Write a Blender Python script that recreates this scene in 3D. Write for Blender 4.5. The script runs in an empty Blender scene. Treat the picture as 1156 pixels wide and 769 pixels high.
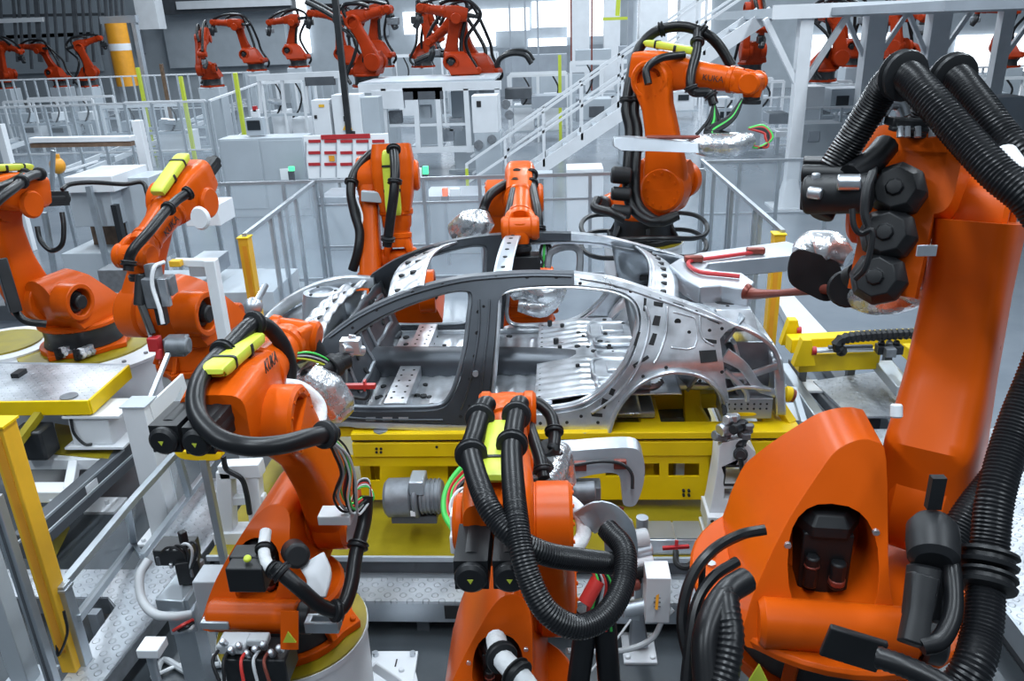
import bpy, bmesh, math, random
from mathutils import Vector, Matrix
from mathutils.geometry import tessellate_polygon
random.seed(7)
SC = bpy.context.scene
COL = SC.collection
R = math.radians
PI = math.pi
# ------------------------------------------------------------------ camera
CAM_H = 3.6
FPX, CX, CY = 899.756, 578.0, 384.5
_d = Vector((661-CX, -(2667-CY), -FPX)).normalized()      # straight down, in camera axes
_f = Vector((628-CX, -(28-CY), -FPX)).normalized()        # along the hall
_u = -_d
_r = _f.cross(_u)
CAMROT = Matrix((_r, _f, _u))                              # rows: world axes in camera axes
CAMLOC = Vector((0, 0, CAM_H))

def at(px, py, z=None, y=None, x=None, D=None):
    """Where the line of sight through a photo pixel meets a plane of the hall."""
    d = CAMROT @ (Vector((px-CX, -(py-CY), -FPX)) / FPX)
    if z is not None: t = (z-CAM_H)/d.z
    elif y is not None: t = d_div(y, d.y)
    elif x is not None: t = d_div(x, d.x)
    else: t = D
    return CAMLOC + d*t

def d_div(a, b): return a/b

def make_camera():
    cd = bpy.data.cameras.new('camera')
    cam = bpy.data.objects.new('camera', cd)
    COL.objects.link(cam)
    cd.sensor_width = 36.0
    cd.lens = FPX/1156*36
    cd.clip_end = 300
    m = CAMROT.to_4x4()
    m.translation = CAMLOC
    cam.matrix_world = m
    SC.camera = cam
make_camera()

# ------------------------------------------------------------------ materials
def mat(name, col, rough=.5, metal=0., bump=0., bscale=40., var=0., vscale=6., coat=0., emit=None, spec=.5):
    m = bpy.data.materials.new(name)
    m.use_nodes = True
    nt = m.node_tree
    b = nt.nodes['Principled BSDF']
    b.inputs['Base Color'].default_value = (*col, 1)
    b.inputs['Roughness'].default_value = rough
    b.inputs['Metallic'].default_value = metal
    b.inputs['Specular IOR Level'].default_value = spec
    if coat:
        b.inputs['Coat Weight'].default_value = coat
        b.inputs['Coat Roughness'].default_value = .15
    if emit:
        b.inputs['Emission Color'].default_value = (*emit[0], 1)
        b.inputs['Emission Strength'].default_value = emit[1]
    tc = None
    if var or bump:
        tc = nt.nodes.new('ShaderNodeTexCoord')
    if var:
        n = nt.nodes.new('ShaderNodeTexNoise'); n.inputs['Scale'].default_value = vscale; n.inputs['Detail'].default_value = 5
        nt.links.new(tc.outputs['Object'], n.inputs['Vector'])
        r = nt.nodes.new('ShaderNodeValToRGB')
        r.color_ramp.elements[0].position = .3; r.color_ramp.elements[1].position = .72
        r.color_ramp.elements[0].color = (*[max(0, c*(1-var)) for c in col], 1)
        r.color_ramp.elements[1].color = (*[min(1, c*(1+var*.6)) for c in col], 1)
        nt.links.new(n.outputs['Fac'], r.inputs['Fac'])
        nt.links.new(r.outputs['Color'], b.inputs['Base Color'])
        mr = nt.nodes.new('ShaderNodeMapRange')
        mr.inputs['To Min'].default_value = max(.03, rough-.08); mr.inputs['To Max'].default_value = min(1, rough+.1)
        nt.links.new(n.outputs['Fac'], mr.inputs['Value'])
        nt.links.new(mr.outputs['Result'], b.inputs['Roughness'])
    if bump:
        n2 = nt.nodes.new('ShaderNodeTexNoise'); n2.inputs['Scale'].default_value = bscale; n2.inputs['Detail'].default_value = 3
        nt.links.new(tc.outputs['Object'], n2.inputs['Vector'])
        bp = nt.nodes.new('ShaderNodeBump'); bp.inputs['Strength'].default_value = bump; bp.inputs['Distance'].default_value = .02
        nt.links.new(n2.outputs['Fac'], bp.inputs['Height'])
        nt.links.new(bp.outputs['Normal'], b.inputs['Normal'])
    return m

M = {}
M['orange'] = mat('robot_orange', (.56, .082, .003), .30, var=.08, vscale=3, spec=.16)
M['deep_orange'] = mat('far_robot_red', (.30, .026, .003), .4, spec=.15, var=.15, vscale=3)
M['black'] = mat('black_plastic', (.011, .012, .014), .45, spec=.35, var=.2, vscale=9)
M['hose'] = mat('black_hose', (.007, .0075, .009), .34, spec=.35)
M['black_metal'] = mat('black_metal', (.018, .020, .023), .38, metal=.2, var=.2)
M['casting'] = mat('grey_casting', (.20, .215, .235), .5, metal=.5, var=.25, vscale=14)
M['steel'] = mat('bright_steel', (.62, .65, .69), .30, metal=.85, var=.12, vscale=9)
M['galv'] = mat('galvanised_sheet', (.62, .65, .69), .30, metal=.78, var=.30, vscale=7, bump=.10, bscale=12)
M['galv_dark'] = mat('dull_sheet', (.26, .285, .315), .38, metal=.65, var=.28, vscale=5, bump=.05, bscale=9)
M['graphite'] = mat('graphite_sheet', (.070, .079, .092), .38, metal=.55, var=.22, vscale=4)
M['alu'] = mat('aluminium', (.42, .45, .49), .34, metal=.7, var=.08, vscale=4)
M['profile'] = mat('aluminium_profile', (.42, .46, .50), .35, metal=.7, var=.1)
M['white'] = mat('white_paint', (.68, .70, .73), .38, var=.05, vscale=3)
M['light'] = mat('light_grey_paint', (.40, .44, .48), .42, var=.07, vscale=2)
M['midgrey'] = mat('mid_grey_paint', (.30, .33, .37), .45, var=.1, vscale=3)
M['darkgrey'] = mat('dark_grey_paint', (.075, .083, .095), .45, var=.2, vscale=4)
M['yellow'] = mat('machine_yellow', (.78, .53, .003), .45, var=.09, vscale=4, spec=.3)
M['post_yellow'] = mat('post_yellow', (.72, .40, .02), .45, var=.1, vscale=5)
M['olive'] = mat('olive_yellow_plate', (.27, .215, .008), .38, var=.22, vscale=6)
M['lime'] = mat('lime_cover', (.52, .60, .05), .42, var=.06)
M['red'] = mat('signal_red', (.42, .02, .025), .4)
M['green'] = mat('cable_green', (.06, .55, .09), .4)
M['wire_red'] = mat('cable_red', (.50, .03, .025), .4)
M['wire_grey'] = mat('cable_grey', (.42, .44, .46), .45)
M['copper'] = mat('brown_copper', (.22, .055, .04), .35, metal=.4, var=.2)
M['cloth'] = mat('white_hose_sleeve', (.70, .72, .74), .7, bump=.5, bscale=22, var=.1)
M['foil'] = mat('silver_foil_wrap', (.70, .72, .75), .26, metal=.85, bump=1.0, bscale=11, var=.15, vscale=10)
M['ink'] = mat('black_ink', (.012, .012, .014), .5)
M['hole'] = mat('dark_opening', (.012, .013, .015), .8)
M['screen'] = mat('screen_glass', (.02, .025, .03), .12)
M['paper'] = mat('white_sheet', (.80, .82, .84), .5)
M['wood'] = mat('brown_edge', (.16, .10, .065), .5, var=.3, vscale=12)
M['barrel'] = mat('amber_barrel', (.72, .31, .02), .4, var=.1)
M['lamp_green'] = mat('green_lamp', (.05, .5, .2), .3, emit=((.1, .9, .4), 1.5))
M['lamp_orange'] = mat('orange_lamp', (.8, .12, .03), .3, emit=((1, .2, .05), .8))
M['window'] = mat('bright_window', (.8, .85, .9), .3, emit=((.88, .94, 1.0), 2.2))

def m_plate():
    m = mat('tread_plate', (.60, .62, .65), .34, metal=.55)
    nt = m.node_tree; b = nt.nodes['Principled BSDF']
    tc = nt.nodes.new('ShaderNodeTexCoord')
    h = []
    for ang in (45, -45):
        mp = nt.nodes.new('ShaderNodeMapping'); mp.inputs['Rotation'].default_value = (0, 0, R(ang)); mp.inputs['Scale'].default_value = (1, 1, 0)
        nt.links.new(tc.outputs['Object'], mp.inputs['Vector'])
        w = nt.nodes.new('ShaderNodeTexWave'); w.inputs['Scale'].default_value = 4.4
        nt.links.new(mp.outputs['Vector'], w.inputs['Vector'])
        h.append(w)
    mx = nt.nodes.new('ShaderNodeMath'); mx.operation = 'MULTIPLY'
    nt.links.new(h[0].outputs['Fac'], mx.inputs[0]); nt.links.new(h[1].outputs['Fac'], mx.inputs[1])
    rp = nt.nodes.new('ShaderNodeValToRGB'); rp.color_ramp.elements[0].position = .32; rp.color_ramp.elements[1].position = .52
    nt.links.new(mx.outputs[0], rp.inputs['Fac'])
    bp = nt.nodes.new('ShaderNodeBump'); bp.inputs['Strength'].default_value = .8; bp.inputs['Distance'].default_value = .012
    nt.links.new(rp.outputs['Color'], bp.inputs['Height'])
    nt.links.new(bp.outputs['Normal'], b.inputs['Normal'])
    n = nt.nodes.new('ShaderNodeTexNoise'); n.inputs['Scale'].default_value = 3; n.inputs['Detail'].default_value = 6
    nt.links.new(tc.outputs['Object'], n.inputs['Vector'])
    cr = nt.nodes.new('ShaderNodeValToRGB')
    cr.color_ramp.elements[0].position = .35; cr.color_ramp.elements[1].position = .65
    cr.color_ramp.elements[0].color = (.33, .35, .38, 1); cr.color_ramp.elements[1].color = (.60, .63, .67, 1)
    nt.links.new(n.outputs['Fac'], cr.inputs['Fac']); nt.links.new(cr.outputs['Color'], b.inputs['Base Color'])
    return m
M['plate'] = m_plate()

def m_pane():
    m = bpy.data.materials.new('clear_guard_pane'); m.use_nodes = True
    nt = m.node_tree; nt.nodes.clear()
    o = nt.nodes.new('ShaderNodeOutputMaterial'); mx = nt.nodes.new('ShaderNodeMixShader')
    t = nt.nodes.new('ShaderNodeBsdfTransparent'); t.inputs['Color'].default_value = (.93, .955, .97, 1)
    g = nt.nodes.new('ShaderNodeBsdfPrincipled'); g.inputs['Base Color'].default_value = (.72, .78, .84, 1); g.inputs['Roughness'].default_value = .12
    mx.inputs['Fac'].default_value = .24
    nt.links.new(t.outputs[0], mx.inputs[1]); nt.links.new(g.outputs[0], mx.inputs[2]); nt.links.new(mx.outputs[0], o.inputs[0])
    return m
M['pane'] = m_pane()

def m_floor(name, c0, c1, rough, sc):
    m = mat(name, c0, rough)
    nt = m.node_tree; b = nt.nodes['Principled BSDF']
    tc = nt.nodes.new('ShaderNodeTexCoord')
    n = nt.nodes.new('ShaderNodeTexNoise'); n.inputs['Scale'].default_value = sc; n.inputs['Detail'].default_value = 6; n.inputs['Roughness'].default_value = .6
    nt.links.new(tc.outputs['Object'], n.inputs['Vector'])
    cr = nt.nodes.new('ShaderNodeValToRGB'); cr.color_ramp.elements[0].position = .3; cr.color_ramp.elements[1].position = .7
    cr.color_ramp.elements[0].color = (*c0, 1); cr.color_ramp.elements[1].color = (*c1, 1)
    nt.links.new(n.outputs['Fac'], cr.inputs['Fac']); nt.links.new(cr.outputs['Color'], b.inputs['Base Color'])
    mr = nt.nodes.new('ShaderNodeMapRange'); mr.inputs['To Min'].default_value = rough-.06; mr.inputs['To Max'].default_value = rough+.08
    nt.links.new(n.outputs['Fac'], mr.inputs['Value']); nt.links.new(mr.outputs['Result'], b.inputs['Roughness'])
    return m
M['floor'] = m_floor('hall_floor', (.15, .175, .205), (.21, .235, .265), .20, .7)
M['floor_dark'] = m_floor('cell_floor', (.036, .043, .050), (.064, .075, .085), .34, 1.6)

# ------------------------------------------------------------------ geometry
def V(*a): return Vector(a)

def catmull(pts, steps=8):
    pts = [Vector(p) for p in pts]
    if len(pts) < 3 or steps <= 1: return pts
    out = []
    n = len(pts)
    for i in range(n-1):
        p0 = pts[i-1] if i > 0 else pts[0]*2-pts[1]
        p1, p2 = pts[i], pts[i+1]
        p3 = pts[i+2] if i+2 < n else pts[-1]*2-pts[-2]
        for k in range(steps):
            t = k/steps
            out.append(.5*((2*p1)+(p2-p0)*t+(2*p0-5*p1+4*p2-p3)*t*t+(3*p1-p0-3*p2+p3)*t**3))
    out.append(pts[-1])
    return out

def lerp_list(vals, t):
    k = t*(len(vals)-1); i = min(int(k), len(vals)-2); f = k-i
    return vals[i]*(1-f)+vals[i+1]*f

def resample(pts, step):
    L = [0]
    for a, b in zip(pts, pts[1:]): L.append(L[-1]+(b-a).length)
    n = max(2, int(L[-1]/step)); out = []; j = 0
    for i in range(n+1):
        s = L[-1]*i/n
        while j < len(L)-2 and L[j+1] < s: j += 1
        f = (s-L[j])/max(1e-9, L[j+1]-L[j])
        out.append(pts[j].lerp(pts[j+1], min(1, f)))
    return out

class MB:
    def __init__(s): s.v = []; s.f = []
    def add(s, vs, fs):
        o = len(s.v); s.v += [Vector(v) for v in vs]; s.f += [[i+o for i in f] for f in fs]; return s
    def box(s, c, size, rot=None):
        c = Vector(c); h = [x/2 for x in size]
        vs = [Vector((sx*h[0], sy*h[1], sz*h[2])) for sx in (-1, 1) for sy in (-1, 1) for sz in (-1, 1)]
        if rot is not None: vs = [rot @ v for v in vs]
        return s.add([c+v for v in vs], [(0,1,3,2),(4,6,7,5),(0,4,5,1),(2,3,7,6),(0,2,6,4),(1,5,7,3)])
    def bar(s, a, b, w, h, up=(0,0,1)):
        a, b = Vector(a), Vector(b); d = (b-a); L = d.length; d.normalize()
        u = Vector(up)
        if abs(d.dot(u)) > .98: u = Vector((0,1,0)) if abs(d.y) < .9 else Vector((1,0,0))
        sd = d.cross(u).normalized(); u = sd.cross(d)
        return s.box((a+b)/2, (L, w, h), Matrix((d, sd, u)).transposed())
    def frame(s, d):
        d = Vector(d).normalized(); u = Vector((0,0,1)) if abs(d.z) < .9 else Vector((1,0,0))
        x = u.cross(d).normalized(); return x, d.cross(x), d
    def lathe(s, o, axis, prof, n=24, capa=True, capb=True):
        o = Vector(o); x, y, d = s.frame(axis); vs = []; fs = []
        for (r, h) in prof:
            for k in range(n):
                t = 2*PI*k/n; vs.append(o+d*h+(x*math.cos(t)+y*math.sin(t))*r)
        for i in range(len(prof)-1):
            for k in range(n):
                k2 = (k+1) % n; fs.append((i*n+k, i*n+k2, (i+1)*n+k2, (i+1)*n+k))
        if capa: fs.append(tuple(reversed(range(n))))
        if capb: fs.append(tuple(range((len(prof)-1)*n, len(prof)*n)))
        return s.add(vs, fs)
    def cyl(s, a, b, r, r2=None, n=24, bev=0.):
        a, b = Vector(a), Vector(b); L = (b-a).length; r2 = r if r2 is None else r2
        if bev: pr = [(r-bev, 0), (r, bev), (r2, L-bev), (r2-bev, L)]
        else: pr = [(r, 0), (r2, L)]
        return s.lathe(a, b-a, pr, n)
    def cup(s, a, b, r, rin, depth, n=28, bev=.01):
        """cylinder from a to b with a round recess in its b end"""
        a, b = Vector(a), Vector(b); L = (b-a).length
        return s.lathe(a, b-a, [(r-bev, 0), (r, bev), (r, L-bev), (r-bev, L), (rin+bev, L), (rin, L-bev), (rin, L-depth)], n)
    def tube(s, path, r, n=10, steps=6, cap=True):
        P_ = catmull(path, steps); return s._tube(P_, r, n, cap)
    def _tube(s, P_, r, n, cap=True):
        vs = []; fs = []; m = len(P_); nrm = None
        for i, p in enumerate(P_):
            t = (P_[min(i+1, m-1)]-P_[max(i-1, 0)])
            t = t.normalized() if t.length > 1e-9 else Vector((0,0,1))
            if nrm is None: nrm = t.orthogonal().normalized()
            else:
                nrm = nrm-t*nrm.dot(t)
                nrm = nrm.normalized() if nrm.length > 1e-6 else t.orthogonal().normalized()
            bn = t.cross(nrm)
            rr = r[i] if isinstance(r, list) and len(r) == m else (lerp_list(r, i/(m-1)) if isinstance(r, (list, tuple)) else r)
            for k in range(n):
                a = 2*PI*k/n; vs.append(p+(nrm*math.cos(a)+bn*math.sin(a))*rr)
        for i in range(m-1):
            for k in range(n):
                k2 = (k+1) % n; fs.append((i*n+k, i*n+k2, (i+1)*n+k2, (i+1)*n+k))
        if cap: fs += [tuple(reversed(range(n))), tuple(range((m-1)*n, m*n))]
        return s.add(vs, fs)
    def corr(s, path, r, pitch=.016, n=14, steps=8, depth=.08):
        P_ = resample(catmull(path, steps), pitch/2)
        return s._tube(P_, [r*(1 if i % 2 else 1-depth) for i in range(len(P_))], n)
    def sweep(s, path, ws, hs, side, n=20, power=4., steps=6, cap=True):
        """rounded-rectangle section: ws across 'side', hs across the other way"""
        P_ = catmull(path, steps); m = len(P_); side = Vector(side).normalized(); vs = []; fs = []
        for i, p in enumerate(P_):
            t = (P_[min(i+1, m-1)]-P_[max(i-1, 0)]).normalized()
            sd = (side-t*side.dot(t)).normalized(); o = sd.cross(t)
            f = i/(m-1); w = lerp_list(ws, f)/2; h = lerp_list(hs, f)/2
            for k in range(n):
                a = 2*PI*(k+.5)/n; c, q = math.cos(a), math.sin(a)
                vs.append(p+sd*(w*math.copysign(abs(c)**(2/power), c))+o*(h*math.copysign(abs(q)**(2/power), q)))
        for i in range(m-1):
            for k in range(n):
                k2 = (k+1) % n; fs.append((i*n+k, i*n+k2, (i+1)*n+k2, (i+1)*n+k))
        if cap: fs += [tuple(reversed(range(n))), tuple(range((m-1)*n, m*n))]
        return s.add(vs, fs)
    def prism(s, outline, fn, w0, w1, holes=()):
        """polygon (u,v) with holes, pushed from w0 to w1; fn(u,v,w) gives the point"""
        loops = [list(outline)]+[list(h) for h in holes]
        tris = tessellate_polygon([[Vector((p[0], p[1], 0)) for p in l] for l in loops])
        flat = [p for l in loops for p in l]; n = len(flat)
        vs = [fn(p[0], p[1], w0) for p in flat]+[fn(p[0], p[1], w1) for p in flat]
        fs = []
        for t in tris:
            a, b, c = [flat[i] for i in t]
            ccw = (b[0]-a[0])*(c[1]-a[1])-(b[1]-a[1])*(c[0]-a[0]) > 0
            t = tuple(t) if ccw else tuple(reversed(t))
            fs.append(tuple(reversed(t))); fs.append(tuple(i+n for i in t))
        o = 0
        for l in loops:
            k = len(l)
            for i in range(k):
                j = (i+1) % k; fs.append((o+i, o+j, n+o+j, n+o+i))
            o += k
        return s.add(vs, fs)
    def sphere(s, c, r, n=16, m=10, sc=(1,1,1)):
        c = Vector(c); vs = []; fs = []
        for i in range(m+1):
            th = PI*i/m
            for k in range(n):
                a = 2*PI*k/n; vs.append(c+Vector((r*sc[0]*math.sin(th)*math.cos(a), r*sc[1]*math.sin(th)*math.sin(a), r*sc[2]*math.cos(th))))
        for i in range(m):
            for k in range(n):
                k2 = (k+1) % n; fs.append((i*n+k, (i+1)*n+k, (i+1)*n+k2, i*n+k2))
        return s.add(vs, fs)
    def disc(s, c, nrm, r, n=14, t=.003):
        c = Vector(c); nrm = Vector(nrm).normalized(); return s.cyl(c-nrm*t, c+nrm*t, r, n=n)
    def grid(s, fn, nu, nv):
        vs = [fn(i/nu, j/nv) for i in range(nu+1) for j in range(nv+1)]
        fs = [(i*(nv+1)+j, (i+1)*(nv+1)+j, (i+1)*(nv+1)+j+1, i*(nv+1)+j+1) for i in range(nu) for j in range(nv)]
        return s.add(vs, fs)
    def build(s, name, material, parent=None, local=False, bevel=0., seg=2, ang=35, solid=0., sub=0):
        me = bpy.data.meshes.new(name)
        vs = s.v
        if parent is not None and not local:
            mi = RM[parent.name].inverted(); vs = [mi @ v for v in vs]
        me.from_pydata([tuple(v) for v in vs], [], s.f)
        bm = bmesh.new(); bm.from_mesh(me)
        bmesh.ops.remove_doubles(bm, verts=bm.verts, dist=1e-5)
        bmesh.ops.recalc_face_normals(bm, faces=bm.faces)
        bm.to_mesh(me); bm.free()
        me.materials.append(M[material] if isinstance(material, str) else material)
        o = bpy.data.objects.new(name, me); COL.objects.link(o)
        if parent is not None: o.parent = parent
        RM[o.name] = RM[parent.name] if parent is not None else Matrix.Identity(4)
        me.shade_smooth()
        me.set_sharp_from_angle(angle=R(ang))
        if solid:
            md = o.modifiers.new('thickness', 'SOLIDIFY'); md.thickness = solid; md.offset = 0
        if bevel:
            md = o.modifiers.new('edges', 'BEVEL'); md.width = bevel; md.segments = seg; md.limit_method = 'ANGLE'; md.angle_limit = R(40); md.harden_normals = False
        if sub:
            md = o.modifiers.new('smooth', 'SUBSURF'); md.levels = sub; md.render_levels = sub
        return o
def inlay(o, mb, material):
    """add a surface pattern (holes, bolts, marks) to a part's own mesh"""
    me = o.data
    mi = RM[o.name].inverted()
    bm = bmesh.new(); bm.from_mesh(me)
    m = M[material]
    if m.name not in [x.name for x in me.materials]: me.materials.append(m)
    k = [x.name for x in me.materials].index(m.name)
    vs = [bm.verts.new(mi @ v) for v in mb.v]
    fs = []
    for f in mb.f:
        try: q = bm.faces.new([vs[i] for i in f]); q.material_index = k; q.smooth = True; fs.append(q)
        except ValueError: pass
    bmesh.ops.recalc_face_normals(bm, faces=fs)
    bm.to_mesh(me); bm.free(); me.set_sharp_from_angle(angle=R(35))

RM = {}                                             # each object's world matrix, by name

def tag(o, label=None, cat=None, group=None, kind=None):
    if label: o['label'] = label
    if cat: o['category'] = cat
    if group: o['group'] = group
    if kind: o['kind'] = kind
    return o

def thing(name, label, cat, loc=(0,0,0), rz=0., group=None, sc=1.):
    o = bpy.data.objects.new(name, None); COL.objects.link(o)
    o.location = loc; o.rotation_euler = (0, 0, rz); o.scale = (sc, sc, sc)
    o.empty_display_size = .1
    RM[o.name] = Matrix.Translation(loc) @ Matrix.Rotation(rz, 4, 'Z') @ Matrix.Scale(sc, 4)
    return tag(o, label, cat, group)

def copy_tree(o, parent=None):
    c = o.copy(); COL.objects.link(c)
    if parent is not None: c.parent = parent
    for ch in list(o.children): copy_tree(ch, c)
    return c

def struct(mb, name, material, **k):
    o = mb.build(name, material, **k); o['kind'] = 'structure'; return o

def text(body, name, parent, origin, xdir, ydir, size, material, local=True, ext=.0012):
    cu = bpy.data.curves.new(name, 'FONT'); cu.body = body; cu.size = size; cu.extrude = ext
    cu.align_x = 'CENTER'; cu.align_y = 'CENTER'
    t_ = bpy.data.objects.new('lettering_source', cu)
    me = bpy.data.meshes.new_from_object(t_); bpy.data.objects.remove(t_); bpy.data.curves.remove(cu)
    o = bpy.data.objects.new(name, me); COL.objects.link(o)
    me.materials.clear(); me.materials.append(M[material])
    RM[o.name] = RM[parent.name] if parent is not None else Matrix.Identity(4)
    x = Vector(xdir).normalized(); y = Vector(ydir); y = (y-x*y.dot(x)).normalized(); z = x.cross(y)
    m = Matrix((x, y, z)).transposed().to_4x4(); m.translation = Vector(origin)
    if parent is not None:
        o.parent = parent
        if not local: m = RM[parent.name].inverted() @ m
    o.matrix_local = m
    return o
# ------------------------------------------------------------------ the hall
b = MB(); b.add([(-60,-8,0),(60,-8,0),(60,62,0),(-60,62,0)], [(0,1,2,3)]); struct(b, 'floor', 'floor')
b = MB(); b.prism([(-8,-1),(4.6,-1),(4.6,5.6),(2.9,6.2),(2.2,7.4),(-8,7.4)], lambda u, v, w: V(u, v, w), -.05, .004); struct(b, 'floor_cell', 'floor_dark')
def slab(pix, z, t, mb=None):
    """flat plate whose top, at height z, has these photo corners"""
    m = mb or MB(); m.prism([(at(*p, z=z).x, at(*p, z=z).y) for p in pix], lambda u, v, w: V(u, v, w), z-t, z); return m
def rect(x0, x1, y0, y1, z0, z1, mb=None):
    m = mb or MB(); return m.box(((x0+x1)/2, (y0+y1)/2, (z0+z1)/2), (x1-x0, y1-y0, z1-z0))
def pole(p, q, w, h=None): return MB().bar(p, q, w, h or w)
# far wall with its grey panels, pipes and bright window bands
YW = 46.
def wx(px, py=20): return at(px, py, y=YW).x
def wz(px, py): return at(px, py, y=YW).z
b = MB(); b.box((0, YW+.3, 6), (120, .4, 12)); wl = struct(b, 'wall_back', 'light')
b = MB(); b.box((-40, 20, 6), (.4, 60, 12)); struct(b, 'wall_left', 'light')
b = MB(); b.box((40, 20, 6), (.4, 60, 12)); struct(b, 'wall_right', 'light')
def wall_rect(n, kind, mt, px0, py0, px1, py1, dy=.15, off=0.):
    p, q = at(px0, py0, y=YW-off), at(px1, py1, y=YW-off)
    m = MB(); m.box(((p.x+q.x)/2, YW-off-dy/2, (p.z+q.z)/2), (abs(q.x-p.x), dy, abs(p.z-q.z))); return struct(m, n, mt)
k = 1
for (a0, b0, a1, b1) in ((455,14,598,34),(470,38,560,52),(596,44,640,62),(640,0,690,40),(330,0,352,60),(720,0,800,60),(905,40,1000,70),(1080,40,1156,80),(600,2,640,30)):
    wall_rect(f'window_{k}', 'window', 'window', a0, b0, a1, b1); k += 1
for i, (a0, b0, a1, b1, mt) in enumerate(((186,12,330,72,'light'),(0,0,118,40,'light'),(150,18,165,60,'midgrey'),(398,2,440,40,'midgrey'),(0,40,118,80,'light'),(560,54,700,110,'midgrey'))):
    wall_rect(f'trim_{i+1}', 'panel', mt, a0, b0, a1, b1, .25 if i != 0 else .6)
wall_rect('trim_8', 'beam', 'darkgrey', 186, -2, 335, 11, 1.0, .8)
wall_rect('trim_9', 'beam', 'white', 200, 2, 330, 6, .2, 1.9)
# ------------------------------------------------------------------ car body on its carrier
CAR_YC = 5.715
def ys(z): return 4.85+max(0., z-1.5)*.50
def sp(px, py, off=0.):
    """(x, z) on the near body side under a photo pixel"""
    y = 4.9
    for _ in range(12):
        p = at(px, py, y=y); y = ys(p.z)+off
    return (p.x, p.z)
def spl(pix): return [sp(*p) for p in pix]
def smooth_loop(pts, steps=5, closed=True):
    P_ = [Vector((p[0], p[1], 0)) for p in pts]
    n = len(P_); out = []
    for i in range(n if closed else n-1):
        p0, p1, p2, p3 = (P_[(i-1) % n], P_[i], P_[(i+1) % n], P_[(i+2) % n]) if closed else (P_[max(i-1, 0)], P_[i], P_[i+1], P_[min(i+2, n-1)])
        for k in range(steps):
            t = k/steps
            q = .5*((2*p1)+(p2-p0)*t+(2*p0-5*p1+4*p2-p3)*t*t+(3*p1-p0-3*p2+p3)*t**3)
            out.append((q.x, q.y))
    if not closed: out.append((P_[-1].x, P_[-1].y))
    return out
def near(u, v, w): return Vector((u, ys(v)+w, v))
def far(u, v, w): return Vector((u, 2*CAR_YC-ys(v)-w, v))

A_OUT = smooth_loop(spl([(365,383),(400,357),(440,337),(480,323),(520,314),(560,310),(600,308),(648,309)]), 4, False)
DARK = A_OUT + spl([(648,322)]) + smooth_loop(spl([(648,322),(620,322),(590,324),(572,329),(563,340),(560,365),(557,400),(553,440),(551,470)]), 3, False)[1:] + \
    spl([(551,480),(480,478),(385,474),(366,466),(358,440),(358,405)])
FRONT_DOOR = smooth_loop(spl([(398,378),(425,360),(460,344),(500,331),(524,328),(533,334),(531,360),(527,395),(519,430),(509,452),(494,463),(450,465),(405,465),(391,461),(387,450),(386,425),(389,395)]), 4)
REAR_TOP = smooth_loop(spl([(648,309),(690,315),(730,327),(770,341),(800,352),(832,368)]), 4, False)
LIGHT = REAR_TOP + spl([(820,374),(813,383)]) + smooth_loop(spl([(813,383),(816,405),(819,430),(823,452),(820,462)]), 3, False)[1:] + \
    smooth_loop(spl([(816,462),(812,447),(801,434),(786,425),(765,421),(744,423),(725,431),(709,446),(698,463),(691,482)]), 4, False) + \
    spl([(690,489),(640,489),(552,487),(552,469)]) + smooth_loop(spl([(560,467),(610,468),(640,465),(662,459),(684,444),(702,424),(716,398),(723,370),(722,350),(713,336),(696,328),(670,324),(648,322)]), 4, False)

car = thing('sedan_shell', 'bare sheet metal sedan body shell on the yellow carrier', 'car', (-.2, CAR_YC, 1.0))
def side(fn, sgn, label):
    b = MB(); b.prism(DARK, fn, 0, .075, [FRONT_DOOR])
    fr = b.build('front_side_frame', 'graphite', car, bevel=.008); fr['label'] = 'dark '+label+' front door frame with roof rail'
    b = MB(); b.prism(LIGHT, fn, 0, .075)
    re = b.build('rear_quarter', 'galv', car, bevel=.008); re['label'] = 'bright '+label+' rear quarter panel'
    return fr, re
fr, rq = side(near, 1, 'near side')
ffr, frq = side(far, -1, 'far side')
def on_side(px, py, w=-.004, fn=near):
    u, v = sp(px, py); return fn(u, v, w)
def offset_line(pix, w, fn=near, close=False, st=5):
    pts = smooth_loop(spl(pix), st, close)
    if close: pts.append(pts[0])
    return [fn(u, v, w) for u, v in pts]
RD_PIX = [(563,345),(566,333),(590,327),(640,325),(670,327),(694,331),(711,339),(719,352),(720,370),(713,397),(699,422),(681,441),(660,455),(635,462),(600,465),(566,464),(556,450),(558,420),(561,380)]
FD_PIX = [(400,380),(427,362),(461,346),(500,333),(522,330),(530,335),(528,360),(524,394),(516,428),(507,450),(493,461),(450,463),(406,463),(393,460),(389,450),(388,425),(391,397)]
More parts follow.
